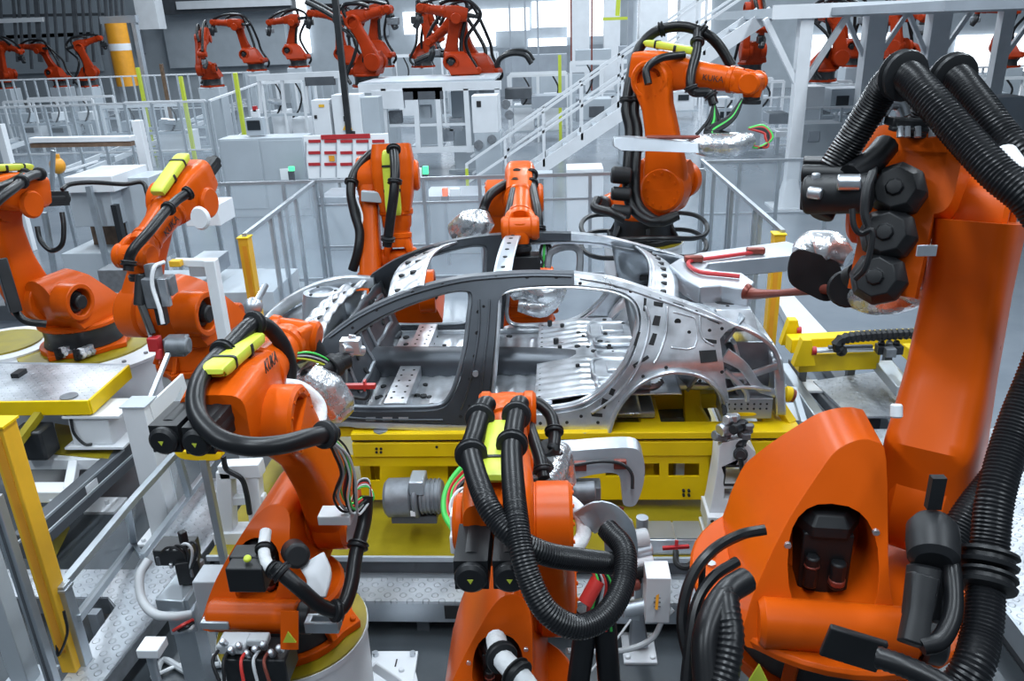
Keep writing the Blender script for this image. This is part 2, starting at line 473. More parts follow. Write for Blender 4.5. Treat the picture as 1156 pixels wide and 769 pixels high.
for fn, pa, pb in ((near, fr, rq), (far, ffr, frq)):
    # stepped door flanges behind the openings
    b = MB(); pts = offset_line(FD_PIX, .05, fn, True)
    b.sweep(pts, [.05], [.03], (0,1,0), n=8, steps=1, cap=False) if False else b.tube(pts, .016, n=6, steps=1, cap=False)
    b.build('door_flange', 'galv_dark', pa)
    b = MB(); b.tube(offset_line(RD_PIX, .05, fn, True), .018, n=6, steps=1, cap=False)
    b.tube(offset_line([(xx, yy) for xx, yy in RD_PIX], .012, fn, True), .010, n=6, steps=1, cap=False)
    b.build('door_flange', 'galv', pb)
    # raised beads following the pillars and the roof rail
    b = MB()
    b.tube(offset_line([(372,381),(405,358),(445,339),(485,326),(525,317),(565,313),(605,311),(645,312)], -.004, fn, st=4), .009, n=6, steps=1)
    b.tube(offset_line([(541,338),(541,370),(536,405),(528,440),(520,462)], -.004, fn, st=4), .008, n=6, steps=1)
    b.tube(offset_line([(553,338),(551,370),(547,405),(543,440),(541,466)], -.004, fn, st=4), .008, n=6, steps=1)
    b.tube(offset_line([(380,400),(376,425),(377,452),(384,468),(420,473),(500,474)], -.004, fn, st=4), .008, n=6, steps=1)
    inlay(pa, b, 'graphite')
    b = MB()
    b.tube(offset_line([(655,314),(692,321),(735,335),(775,349),(815,364)], -.004, fn, st=4), .010, n=6, steps=1)
    b.tube(offset_line([(728,345),(733,365),(727,395),(713,425),(694,448),(668,466)], -.004, fn, st=4), .011, n=6, steps=1)
    b.tube(offset_line([(753,346),(752,375),(744,400),(738,410)], -.004, fn, st=4), .009, n=6, steps=1)
    b.tube(offset_line([(790,356),(792,380),(806,390)], -.004, fn, st=4), .007, n=6, steps=1)
    b.tube(offset_line([(760,352),(775,356),(786,362),(784,392),(757,392)], -.003, fn, st=3), .006, n=6, steps=1)
    inlay(pb, b, 'galv')
    # wheel arch flange and inner wheel house
    arch = offset_line([(687,488),(694,466),(706,447),(724,430),(744,421),(765,418),(788,422),(804,431),(815,445),(820,462)], -.012, fn, st=4)
    b = MB(); b.sweep(arch, [.075], [.028], (0,1,0), n=12, steps=1, power=4)
    b.build('arch_flange', 'galv', pb)
    b = MB()
    ap = smooth_loop(spl([(691,482),(698,463),(709,446),(725,431),(744,423),(765,421),(786,425),(801,434),(812,447),(816,462)]), 3, False)
    m_ = len(ap)-1
    def wh(i, j, fn=fn, ap=ap, m_=m_):
        u, v = ap[min(m_, int(round(i*m_)))]; return fn(u, v, .02+j*.24)
    b.grid(wh, m_, 2); b.build('wheel_house', 'galv_dark', pb, solid=.012)
    # pressed openings
    def slot(b, pix, fn=fn):
        b.prism(spl(pix), lambda u, v, w: fn(u, v, w), -.0035, .004)
    b = MB()
    for q in ([(738,340),(749,342),(748,347),(738,345)], [(739,356),(746,357),(744,368),(736,367)], [(737,376),(742,377),(738,390),(732,389)],
              [(727,336),(730,337),(729,352),(726,351)], [(720,374),(723,375),(718,391),(715,390)], [(714,412),(731,401),(733,404),(716,416)],
              [(789,396),(808,395),(810,408),(791,410)], [(795,382),(809,384),(809,388),(796,387)], [(798,357),(812,363),(812,366),(798,360)],
              [(690,438),(695,440),(692,447),(687,445)], [(680,449),(687,452),(683,462),(678,460)], [(667,466),(680,467),(680,471),(668,470)],
              [(693,322),(703,324),(703,326),(693,324)], [(725,331),(735,333),(735,335),(725,333)], [(760,341),(772,345),(772,347),(760,343)]):
        slot(b, q)
    for (px, py) in ((765,363),(786,352),(801,373),(778,375),(712,329),(745,338),(655,320),(815,371),(700,454),(656,470),(726,425),(815,420),(790,430),(752,415),(640,477),(675,477),(610,478)):
        c = on_side(px, py, -.001, fn); b.cyl(c+V(0,-.004,0), c+V(0,.004,0), .012 if px not in (765,) else .022, n=10)
    inlay(pb, b, 'hole')
    b = MB()
    for (px, py, r) in ((540,352,.013),(539,376,.016),(536,402,.013),(531,428,.014),(546,346,.010),(466,330,.012),(500,321,.011),(560,313,.012),(595,313,.012),(628,313,.012),(425,350,.01),(398,370,.01),
                        (374,400,.011),(371,425,.013),(372,452,.011),(380,472,.012),(520,470,.012),(535,470,.01),(545,450,.012),(530,458,.01)):
        c = on_side(px, py, -.001, fn); b.cyl(c+V(0,-.004,0), c+V(0,.004,0), r, n=10)
    inlay(pa, b, 'hole')
b = MB()
for x0 in (413,432,450):
    b.prism(spl([(x0,471),(x0+11,471),(x0+11,475),(x0,475)]), near, -.004, .01)
b.prism(spl([(386,476),(551,481),(551,488),(480,486),(404,483),(386,480)]), near, -.004, .06)
b.build('sill_plate', 'steel', fr)
c = on_side(537,421); b = MB(); b.cyl(c+V(0,-.02,0), c+V(0,.05,0), .02, n=12); b.build('locating_pin', 'steel', fr)

# floor, tunnel, seat pan: between the two sides
Z0 = 1.10
def fp(px, py, z=Z0): return at(px, py, z=z)
YN, YF = 4.93, 6.50
xA, xB, xC, xD = -1.75, -.35, .55, 1.45
b = MB()
def floor_fn(i, j):
    x = xA+i*(xC-xA); y = YN+j*(YF-YN)
    rib = .006*math.sin(x*52)*(1 if .12 < (j % .5)*2 < .88 else 0)
    return V(x, y, Z0+rib)
b.grid(floor_fn, 90, 40)
fl = b.build('floor_pan', 'galv', car, solid=.012)
b = MB()
b.sweep([(xA-.1, CAR_YC, Z0+.06), (xB, CAR_YC, Z0+.05), (xC, CAR_YC, Z0+.03)], [.30,.26,.24], [.26,.24,.16], (0,1,0), n=20, power=3)
b.build('centre_tunnel', 'graphite', car)
for (xx, w) in ((-1.15,.16), (-.62,.10), (-.12,.12)):
    for (y0, y1) in ((YN, CAR_YC-.14), (CAR_YC+.14, YF)):
        b = MB(); b.box(((xx), (y0+y1)/2, Z0+.05), (w, y1-y0, .10)); o = b.build('seat_cross_member', 'galv' if xx != -.62 else 'graphite', car, bevel=.02)
        b = MB()
        for k in range(6):
            for dx in (-.03, .03): b.cyl((xx+dx*w/.12, y0+.08+k*(y1-y0-.16)/5, Z0+.096), (xx+dx*w/.12, y0+.08+k*(y1-y0-.16)/5, Z0+.1035), .011, n=8)
        inlay(o, b, 'hole')
b = MB()
for k in range(60):
    x = -1.68+random.random()*1.9; y = random.choice((5.05, 5.2, 5.4, 6.0, 6.2, 6.4))+random.random()*.05
    b.cyl((x, y, Z0-.01), (x, y, Z0+.0125), .012+.014*random.random(), n=8)
inlay(fl, b, 'hole')
# rear seat pan with ribs and stamped shapes
b = MB()
def pan(i, j):
    x = -.18+i*1.0; y = YN+.02+j*(YF-YN-.04)
    k = abs((j % .5)-.25)*4
    z = Z0+.09+.05*min(1, i*3)
    if i < .42 and k < .8: z += .004*math.sin(j*math.pi*30)
    e = ((i-.66)/.24)**4+((k)/.8)**4
    if e < 1: z += .03
    return V(x, y, z)
b.grid(pan, 60, 120); sp_ = b.build('rear_seat_pan', 'galv', car, solid=.012)
for yy in (5.32, 6.1):
    b = MB(); b.box((.42, yy, Z0+.185), (.18, .16, .03)); o = b.build('stamped_plate', 'steel', sp_, bevel=.01)
b = MB()
for (cx_, cy_, w_, h_) in ((.42,5.32,.19,.17),(.44,5.58,.17,.07),(.43,5.06,.18,.06),(.42,6.1,.19,.17),(.44,5.86,.17,.07)):
    lp = [V(cx_+w_*math.copysign(abs(math.cos(t))**.4, math.cos(t)), cy_+h_*math.copysign(abs(math.sin(t))**.4, math.sin(t)), Z0+.172) for t in [2*PI*k/28 for k in range(29)]]
    b.tube(lp, .010, 6, 1, cap=False)
inlay(sp_, b, 'galv')
b = MB()
for k in range(34):
    x = -.1+random.random()*.9; y = YN+.1+random.random()*1.4; b.cyl((x,y,Z0+.10), (x,y,Z0+.178 if x > .3 else Z0+.152), .009+.010*random.random(), n=8)
inlay(sp_, b, 'hole')
# bulkhead between cabin and boot, parcel shelf
b = MB()
def bulk(i, j):
    y = YN+.06+j*(YF-YN-.12); t = i
    return V(.86+.34*t+.02*math.sin(j*30), y, Z0+.14+.52*t)
b.grid(bulk, 6, 30); b.build('seat_back_frame', 'galv_dark', car, solid=.02)
b = MB()
b.prism([(5.02,1.66),(6.41,1.66),(6.30,1.78),(5.13,1.78)], lambda u, v, w: V(w+(v-1.66)*-.3, u, v), 1.02, 1.32)
ps = b.build('parcel_shelf', 'galv', car, bevel=.015)
b = MB()
for yy in (5.35, 6.08): b.prism(smooth_loop([(1.08,yy-.1),(1.24,yy-.1),(1.26,yy+.1),(1.07,yy+.1)], 3), lambda u, v, w: V(u, v, w), 1.775, 1.784)
for k in range(7): b.cyl((1.14, 5.2+k*.17, 1.776), (1.14, 5.2+k*.17, 1.785), .014, n=8)
inlay(ps, b, 'hole')
# inner far/near wheel houses and C pillar inners
for sg, yy in ((1, YN+.02), (-1, YF-.02)):
    b = MB()
    def ih(i, j, sg=sg, yy=yy):
        a = PI*(i*1.05-.03); r = .40-.10*j*j
        return V(.80-r*math.cos(a)*1.05, yy+sg*(.02+.22*j), 1.08+r*math.sin(a)*1.15)
    b.grid(ih, 18, 6); b.build('wheel_house', 'galv', car, solid=.012)
    b = MB()
    def ci(i, j, sg=sg):
        x = .52+.62*i; z = 1.42+.52*j-.14*i*j
        return V(x-.1*j, (ys(z) if sg > 0 else 2*CAR_YC-ys(z))+sg*(.10+.03*math.sin(i*9)*math.sin(j*7)), z)
    b.grid(ci, 14, 10); pi_ = b.build('pillar_inner', 'galv_dark', car, solid=.01)
    b = MB()
    for (x0, z0, l) in ((.72,1.62,.10),(.90,1.70,.08),(.82,1.50,.12)):
        b.box((x0, (ys(z0) if sg > 0 else 2*CAR_YC-ys(z0))+sg*.125, z0), (l, .02, .035))
    inlay(pi_, b, 'hole')
# roof bows
def bow(name, p0, p1, w, h, material, crown=.05, holes=0, label=None):
    b = MB(); p0, p1 = Vector(p0), Vector(p1); m_ = (p0+p1)/2+V(0,0,crown)
    b.sweep([p0, (p0+m_)/2+V(0,0,crown*.3), m_, (p1+m_)/2+V(0,0,crown*.3), p1], [w], [h], (1,0,0), n=12, power=6)
    o = b.build(name, material, car)
    if label: o['label'] = label
    if holes:
        b = MB(); path = catmull([p0, (p0+m_)/2+V(0,0,crown*.3), m_, (p1+m_)/2+V(0,0,crown*.3), p1], 8)
        for k in range(holes):
            q = path[int((k+.7)/(holes+.4)*(len(path)-1))]; b.cyl(q+V(0,0,-h*.6), q+V(0,0,h/2+.004), .016, n=10)
        inlay(o, b, 'hole')
    return o
zr = 2.02
def rail_pt(px, py):
    u, v = sp(px, py); return u, v
u0, v0 = rail_pt(566, 312)
bow('roof_bow', (u0, ys(v0)+.05, v0-.01), (u0+.03, 2*CAR_YC-ys(v0)-.05, v0-.01), .125, .03, 'alu', .05, 6, 'light roof bow with a row of holes')
u1, v1 = rail_pt(452, 338)
b = MB()
def hdr(i, j):
    a = V(u1-.10+.26*i, ys(v1)+.05, v1-.02+.09*i-.02*math.sin(i*6)); c = V(u1+.00+.27*i, 2*CAR_YC-ys(v1)-.05, v1-.02+.09*i)
    q = a.lerp(c, j); q.z += .06*math.sin(PI*j)+.010*math.sin(j*40)*math.sin(i*PI); q.x -= .07*math.sin(PI*j); return q
b.grid(hdr, 8, 36); hd = b.build('windscreen_header', 'galv', car, solid=.015)
b = MB()
for k in range(9):
    q = hdr(.25+.4*(k % 2), .1+k*.1); b.cyl(q+V(0,0,-.01), q+V(0,0,.012), .02, n=8)
inlay(hd, b, 'hole')
u2, v2 = rail_pt(735, 331)
b = MB()
def rhd(i, j):
    a = V(u2-.02+.20*i, ys(v2)+.05, v2-.01-.10*i); c = V(u2-.0+.20*i, 2*CAR_YC-ys(v2)-.05, v2-.01-.10*i)
    q = a.lerp(c, j); q.z += .04*math.sin(PI*j); q.x += .06*math.sin(PI*j); return q
b.grid(rhd, 5, 24); rh = b.build('rear_header', 'galv', car, solid=.02)
b = MB()
for k in range(8):
    q = rhd(.5, .08+k*.12); b.cyl(q+V(0,0,-.01), q+V(0,0,.014), .017, n=8)
inlay(rh, b, 'hole')
# boot ring and tail
def tail(px, py): return at(px, py, y=5.0)
bt = MB()
q0, q1 = sp(828, 367); 
path = [V(q0-.02, ys(q1)+.06, q1), V(q0+.14, 5.0, q1-.06), V(q0+.27, 4.99, q1-.17), V(q0+.33, 4.98, q1-.33), V(q0+.33, 4.98, q1-.47)]
for mir in (0, 1):
    pp = [V(p.x, 2*CAR_YC-p.y, p.z) if mir else p for p in path]
    bt = MB(); bt.sweep(pp, [.09,.12,.12,.10,.10], [.03], (0,1,0), n=12, power=5); bt.build('boot_gutter', 'galv', car)
xe, ze = path[-1].x, path[-1].z
b = MB(); b.prism([(4.93,ze+.10),(4.98,ze+.22),(5.2,ze+.25),(6.23,ze+.25),(6.45,ze+.22),(6.50,ze+.10),(6.50,ze-.18),(4.93,ze-.18)], lambda u, v, w: V(xe+w-(v-ze)*.12, u, v), -.03, .04)
rp = b.build('rear_panel', 'galv', car, bevel=.012)
# tail lamp pocket and lower box on the near corner
x_l = sp(822, 430)[0]
b = MB()
b.sweep([(x_l-.02,4.92,ze+.28),(x_l+.10,4.91,ze+.20),(x_l+.22,4.93,ze+.04),(xe-.02,4.95,ze-.02)], [.03], [.10,.07,.06,.06], (0,1,0), n=10)
b.sweep([(x_l-.02,4.95,ze+.12),(x_l+.14,4.94,ze+.12),(xe-.02,4.96,ze+.18)], [.03], [.05], (0,1,0), n=10)
b.tube([(x_l-.01,4.93,ze+.16),(x_l+.13,4.92,ze+.02),(x_l+.15,4.92,ze-.06)], .02, n=8)
b.sweep([(x_l+.05,5.0,ze+.34),(x_l+.14,5.0,ze+.05)], [.10], [.03], (0,1,0), n=10)
b.tube([(x_l+.00,4.915,ze+.02),(x_l+.12,4.90,ze+.05),(x_l+.30,4.92,ze+.02)], .012, n=8)
b.build('lamp_pocket', 'galv', car)
b = MB(); b.box((x_l+.16, 5.09, ze+.05), (.34, .02, .50)); b.build('lamp_pocket_floor', 'galv_dark', car)
b = MB(); b.box((x_l+.155, 5.02, ze-.115), (.33, .22, .15)); bx_ = b.build('rear_rail_box', 'alu', car, bevel=.012)
b = MB()
for k in range(7):
    for r_ in (0, 1): b.cyl((x_l+.03+k*.042, 4.905, ze-.08-r_*.035), (x_l+.03+k*.042, 4.915, ze-.08-r_*.035), .008, n=8)
inlay(bx_, b, 'hole')
b = MB(); b.prism(smooth_loop([(x_l+.06,ze-.165),(x_l+.2,ze-.165),(x_l+.2,ze-.145),(x_l+.06,ze-.145)],3), lambda u, v, w: V(u, w, v), 4.904, 4.915); b.build('locating_pad', 'yellow', bx_)
# front end: dash panel, apron rails, strut towers
u3, v3 = sp(366, 392)
b = MB()
def dash(i, j):
    return V(u3+.08+.12*i*i-.05*math.sin(PI*j)*(1-i), ys(1.5)+.06+j*2*(CAR_YC-ys(1.5)-.06), Z0+.02+.50*(1-i)+.012*(1 if (int(j*9)+int(i*3)) % 2 else 0))
b.grid(dash, 10, 40); dp_ = b.build('dash_panel', 'graphite', car, solid=.015)
b = MB()
for k in range(22):
    q = dash(.15+.7*random.random(), .04+.92*random.random()); b.cyl(q+V(-.01,0,0), q+V(.016,0,.006), .014+.022*random.random(), n=10)
inlay(dp_, b, 'hole')
b = MB()
for (i0, j0, i1, j1) in ((.1,.1,.1,.42),(.1,.42,.8,.42),(.8,.42,.8,.1),(.8,.1,.1,.1),(.2,.55,.2,.9),(.2,.9,.7,.9),(.7,.9,.7,.55),(.7,.55,.2,.55)):
    b.tube([dash(i0+(i1-i0)*k/6, j0+(j1-j0)*k/6)+V(.012,0,0) for k in range(7)], .010, 6, 1)
inlay(dp_, b, 'galv_dark')
b = MB()
def cowl(i, j):
    return V(u3-.02-.22*i-.10*math.sin(PI*j), ys(1.5)+.05+j*2*(CAR_YC-ys(1.5)-.05), v3-.01-.05*i+.02*math.sin(i*9)+.008*math.sin(j*50))
b.grid(cowl, 10, 50); cw = b.build('cowl_panel', 'galv', car, solid=.012)
b = MB()
for k in range(8):
    q = cowl(.45, .08+k*.12); b.cyl(q+V(0,0,-.01), q+V(0,0,.012), .03 if k % 2 else .018, n=10)
inlay(cw, b, 'hole')
for mir in (0, 1):
    f = (lambda x, y, z: V(x, 2*CAR_YC-y, z)) if mir else (lambda x, y, z: V(x, y, z))
    b = MB(); b.sweep([f(u3+.02,4.98,v3-.02), f(u3-.30,4.95,v3-.03), f(u3-.62,5.00,v3-.12), f(u3-.86,5.10,v3-.26), f(u3-.95,5.2,v3-.40)], [.09,.10,.10,.08], [.10,.11,.10,.08], (0,1,0), n=12, power=5)
    ap = b.build('apron_rail', 'galv', car)
    b = MB(); b.lathe(f(u3-.40,5.16,v3-.42), (0,0,1), [(.20,0),(.17,.30),(.15,.38),(.10,.385),(.095,.36),(.05,.355)], 28); st = b.build('strut_tower', 'alu', car)
    b = MB()
    for k in range(3):
        a = 2*PI*k/3; q = f(u3-.40+.12*math.cos(a), 5.16+.12*math.sin(a), v3-.035); b.cyl(q-V(0,0,.01), q+V(0,0,.006), .014, n=8)
    inlay(st, b, 'hole')
    b = MB()
    def apron(i, j, f=f): 
        return f(u3-.05-.85*i, 5.03+.16*j+.02*math.sin(i*14)*j, v3-.08-.26*i*i-.40*j)
    b.grid(apron, 16, 6); b.build('inner_apron', 'galv', car, solid=.012)
    b = MB(); b.sweep([f(u3+.15,5.25,Z0-.02), f(u3-.45,5.25,Z0+.05), f(u3-1.05,5.25,Z0+.05)], [.10], [.13], (0,1,0), n=12, power=6); b.build('front_rail', 'alu', car)
b = MB(); b.sweep([V(u3-.96,5.2,v3-.42), V(u3-1.0,CAR_YC,v3-.40), V(u3-.96,2*CAR_YC-5.2,v3-.42)], [.06], [.09], (1,0,0), n=10); b.build('front_cross_member', 'galv', car)
# rocker inner and underbody
for yy in (4.905, 6.525):
    b = MB(); b.box((-.75, yy, 1.09), (2.05, .06, .10)); b.build('sill_box', 'galv', car, bevel=.01)
b = MB(); b.box((-.5, CAR_YC, 1.06), (2.3, 1.45, .05)); b.build('underfloor', 'galv_dark', car, bevel=.01)
b = MB(); b.box((1.02, CAR_YC, 1.19), (.75, 1.1, .06)); b.build('boot_floor', 'galv', car, bevel=.02)
# ------------------------------------------------------------------ welding robots
class Rob: pass

def robot(label, x, y, zb, yaw, s, a, b, group='orange welding robots', lod=0, motors=((.085,.02),(-.075,.02),(0,.14)),
          wrist=-70, roll=0, ring='black_metal', foot='orange', paint='orange', cover=True, fl=1.0, cat='robot', off=.11, lw=1.0, pv=.34, cy=0, hw=1.0, flange=0, br=1.0, tall=False, plate=False, mr=1.0, name='welding_robot'):
    r = Rob(); n = 28 if lod == 0 else (18 if lod == 1 else 12)
    root = thing(name, label, cat, (x, y, zb), R(yaw), group, s); r.root = root
    a, b = R(a), R(b)
    A2 = V(.35, 0, .675); ln = V(math.sin(a), 0, math.cos(a)); A3 = A2+ln*1.15
    d = V(math.cos(b), 0, math.sin(b)); up = V(-math.sin(b), 0, math.cos(b)); Y = V(0,1,0)
    W = A3+d*fl+up*(.03+off)
    r.A2, r.A3, r.W, r.d, r.up, r.ln = A2, A3, W, d, up, ln
    F = lambda t, yy=0, h=0: A3+d*t+Y*yy+up*(h+off)
    r.F = F
    B = lambda mb, nm, mt, par=root, **k: mb.build(nm, mt, par, local=True, **k)
    # foot
    m = MB(); pts = []
    for k in range(48):
        t = 2*PI*k/48; rr = br*(.40+.07*max(0, math.cos(4*t))**6); pts.append((rr*math.cos(t), rr*math.sin(t)))
    m.prism(pts, lambda u, v, w: V(u, v, w), 0, .06)
    for k in range(8):
        t = 2*PI*(k+.5)/8 if k % 2 else 2*PI*k/8
        if k % 2 == 0: m.cyl(V(.42*math.cos(t), .42*math.sin(t), .05), V(.42*math.cos(t), .42*math.sin(t), .085), .022, n=8)
    for k in range(6 if lod == 0 else 0):
        t = 2*PI*k/6; m.bar(V(.40*math.cos(t), .40*math.sin(t), .06), V(.33*math.cos(t), .33*math.sin(t), .20), .05, .05)
    B(m, 'foot', foot, bevel=.008 if lod == 0 else 0)
    m = MB(); m.lathe((0,0,.05), (0,0,1), [(.35*br,0),(.36*br,.02),(.34*br,.10),(.345*br,.2),(.355*br,.25)], n); B(m, 'base_ring', ring)
    # carousel
    ROT = Matrix.Rotation(R(cy), 3, 'Z')
    m = MB(); wr = (.165,.205,.62) if tall else (.145,.18,.63)
    m.lathe((0,0,.29), (0,0,1), [(.36*br,0),(.38*br,.015),(.38*br,.05),(.36*br,.07)], n)
    rear = lambda z: -.44+(z-.34)*.62 if z < .85 else -.124+(z-.85)*1.3
    front = lambda z: .36+min(.16, (z-.34)*.5)
    if tall:
        rear = lambda z: -.44+(z-.34)*.55
        front = lambda z: .36+min(.10, (z-.34)*.4)-max(0, z-.62)*.55
    fx = lambda u, v, w: V(rear(v)*(1-w)+front(v)*w, u, v)
    out = smooth_loop([(.37,.34),(.37,.44),(.31,.60),(.20,.78),(.115,.89),(.02,.95),(-.08,.94),(-.135,.86),(-.14,.6),(-.19,.46),(-.20,.34),(.1,.335)], 4)
    if tall: out = smooth_loop([(.37,.34),(.37,.44),(.315,.58),(.22,.76),(.11,.92),(.045,1.0),(-.03,1.04),(-.10,1.04),(-.14,.98),(-.145,.6),(-.17,.46),(-.18,.34),(.1,.335)], 4)
    ov = [(.055+wr[0]*math.copysign(abs(math.cos(t))**.8, math.cos(t)), wr[2]+wr[1]*math.copysign(abs(math.sin(t))**.8, math.sin(t))) for t in [2*PI*k/24 for k in range(24)]]
    if lod < 2:
        m.prism(out, fx, 0, .42, [ov]); m.prism(out, fx, .42, 1.0)
    else: m.prism(out, fx, 0, 1)
    # left pivot with its round motor opening
    if pv > .25: m.cup(A2+Y*.18, A2+Y*pv, .215, .155, .11, n)
    m.cyl(A2-Y*.06, A2-Y*.16, .235, n=n, bev=.012)
    # low cross tube at the back
    m.cyl(V(-.40,.33,.43), V(-.40,-.24,.43), .095, n=n, bev=.02)
    if cy: m.v = [ROT @ v for v in m.v]
    if flange: m.lathe((0,0,.325), (0,0,1), [(flange-.02,0),(flange,.012),(flange,.035),(flange-.012,.047)], 40)
    car_ = B(m, 'carousel', paint, bevel=.022 if lod == 0 else 0, seg=3); r.carousel = car_
    m = MB()
    if pv > .25: m.cyl(A2+Y*(pv-.14), A2+Y*(pv-.06), .13, n=n, bev=.02); m.cyl(A2+Y*(pv-.06), A2+Y*(pv+.02), .085, n=n, bev=.015); B(m, 'pivot_motor', 'black')
    if lod < 2:
        m = MB(); m.cyl(V(-.40,-.24,.43), V(-.40,-.32,.43), .105, n=n, bev=.012); m.v = [ROT @ v for v in m.v]; B(m, 'end_collar', 'black_metal')
        m = MB(); mx = -.08
        m.box((mx,.055,.54), (.20,.19,.30)); m.lathe((mx,.055,.68), (0,0,1), [(.135,0),(.135,.05),(.10,.09),(.04,.095),(.035,.115)], 6)
        m.cyl(V(mx-.12,.11,.46), V(mx-.12,.11,.60), .028, n=10); m.cyl(V(mx-.12,.01,.46), V(mx-.12,.01,.58), .03, n=10)
        m.v = [ROT @ v for v in m.v]
        mo = B(m, 'axis_motor', 'black', bevel=.008)
        m = MB(); m.cyl(V(mx-.12,.01,.475), V(mx-.12,.01,.505), .033, n=10); m.cyl(V(mx-.12,.11,.55), V(mx-.12,.11,.565), .031, n=10); m.v = [ROT @ v for v in m.v]; inlay(mo, _loc(m, root), 'copper')
        m = MB()
        for k in range(10 if lod == 0 else 0):
            t = 2*PI*k/10; q = A2-Y*.10
        for (yy, zz) in ((.30,.40),(.05,.39),(-.10,.39),(.22,.68),(-.10,.74)):
            xx = rear(zz); m.cyl(V(xx-.006,yy,zz), V(xx+.01,yy,zz), .014, n=8)
        m.v = [ROT @ v for v in m.v]
        if flange:
            for t in (1.9, 2.05, 2.45, 2.6, 3.0, 3.15): m.cyl(V((flange-.09)*math.cos(t), (flange-.09)*math.sin(t), .36), V((flange-.09)*math.cos(t), (flange-.09)*math.sin(t), .385), .02, n=10)
        inlay(car_, _loc(m, root), 'steel')
    # link arm on the right
    yl = -.275; m = MB()
    sdv = ln.cross(Y).normalized()
    p0, p1 = A2+Y*yl, A3+Y*(yl+.02)
    bow = sdv*(-.03)
    m.sweep([p0-ln*.02, p0.lerp(p1,.18)+bow, p0.lerp(p1,.45)+bow*1.5, p0.lerp(p1,.75)+bow, p1+ln*.0], [.22*lw,.21*lw,.19*lw,.18*lw,.18*lw], [.46,.40*lw,.31*lw,.28*lw,.36*lw], Y, n=n, power=5, steps=6)
    m.cyl(A2+Y*(yl+.115), A2+Y*(yl-.125), .25, n=n+8, bev=.03); m.cup(A3+Y*(yl+.11), A3+Y*(yl-.085), .205, .135, .09, n+8, .018)
    la = B(m, 'link_arm', paint); r.link = la; r.yl = yl
    if lod < 2:
        m = MB()
        for k in range(12):
            t = 2*PI*k/12; q = A2+Y*(yl-.125)+V(math.cos(t)*.18, 0, math.sin(t)*.18); m.cyl(q+Y*.01, q-Y*.01, .013, n=6)
            q = A3+Y*(yl-.085)+V(math.cos(t)*.17, 0, math.sin(t)*.17); m.cyl(q+Y*.01, q-Y*.008, .010, n=6)
        m.cyl(A3+Y*(yl-.01), A3+Y*(yl-.03), .09, n=16)
        inlay(la, _loc(m, root), paint)
    # forearm housing around the elbow
    m = MB()
    m.sweep([F(-.30,.0,.02), F(-.16,.0,.02), F(0,0,.02), F(.16,0,.025), F(.34,0,.03)], [.36*hw,.40*hw,.40*hw,.36*hw,.29], [.34,.40,.42,.38,.29], Y, n=n, power=5)
    m.sweep([A3-Y*.02, A3+up*off-Y*.0], [.36,.36], [.34,.34], Y, n=n, power=5, steps=1)
    m.cyl(A3-Y*.10, A3-Y*.19, .20, n=n)
    if plate:
        m.box(F(-.26,.0,-.19), (.08,.25,.56), Matrix((d, Y, up)).transposed()); m.box(F(-.10,.02,-.05), (.28,.30,.36), Matrix((d, Y, up)).transposed())
    m.cyl(A3+Y*.17, A3+Y*.235, .15, n=n, bev=.02)
    hs = B(m, 'forearm_housing', paint); r.housing = hs
    m = MB()
    for (yy, h) in motors:
        if plate:
            ql = F(-.30,yy,h)
            m.lathe(ql, -d, [(.095,0),(.095,.05),(.09,.055),(.105,.065),(.105,.11),(.075,.155),(.032,.157),(.03,.172),(.0,.177)], 8, capb=False)
            continue
        m.cyl(F(-.28,yy,h), F(-.50,yy,h), .062*mr, n=n if lod < 2 else 8); m.cyl(F(-.50,yy,h), F(-.60,yy,h), .056*mr, n=n if lod < 2 else 8, bev=.015)
        if lod == 0: m.box(F(-.42,yy,h), (.28,.115*mr,.115*mr), Matrix((d, Y, up)).transposed())
    wm = B(m, 'wrist_drive', 'black', bevel=.006 if lod == 0 else 0) if motors else None; r.drive = wm
    if lod == 0 and motors and not plate:
        m = MB()
        for (yy, h) in motors:
            o = F(-.602,yy,h); tri = [o+up*-.015, o+Y*.014+up*.010, o-Y*.014+up*.010]
            m.add(tri+[q-d*.002 for q in tri], [(0,1,2),(3,5,4),(0,1,4,3),(1,2,5,4),(2,0,3,5)])
        inlay(wm, _loc(m, root), 'lime')
    # forearm tube, fork and wrist
    m = MB(); e = fl-1.0
    m.lathe(F(.30,0,.03), d, [(.150,0),(.165,.02),(.165,.06),(.148,.08),(.140,.18),(.126,.40+e),(.122,.44+e),(.138,.45+e),(.138,.49+e),(.125,.50+e)], n)
    fa = B(m, 'forearm', paint); r.forearm = fa
    rl = R(roll); Yw = (Y*math.cos(rl)+up*math.sin(rl)); Uw = d.cross(Yw) * -1
    m = MB()
    m.lathe(F(.78+e,0,.03), d, [(.125,0),(.135,.04),(.125,.10)], n)
    for sgn in (-1, 1):
        m.sweep([F(.82+e,0,.03)+Yw*sgn*.07, F(.90+e,0,.03)+Yw*sgn*.105, W+Yw*sgn*.125], [.10,.075,.075], [.22,.23,.20], Yw, n=16, power=4)
        m.cyl(W+Yw*sgn*.09, W+Yw*sgn*.175, .112, n=n, bev=.02)
    fk = B(m, 'wrist_fork', paint)
    wd = (d*math.cos(R(wrist))+(d.cross(Yw)*-1)*0+_perp(d, Yw)*math.sin(R(wrist))).normalized()
    r.wd = wd; r.Yw = Yw
    m = MB(); m.cyl(W-Yw*.095, W+Yw*.095, .10, n=n); m.sweep([W-wd*.05, W+wd*.06, W+wd*.14], [.17,.17,.16], [.19,.19,.17], Yw, n=16, power=3.5)
    B(m, 'wrist', paint)
    m = MB(); m.lathe(W+wd*.14, wd, [(.085,0),(.085,.03),(.10,.035),(.10,.07)], n); B(m, 'tool_flange', 'black_metal'); r.T = W+wd*.21
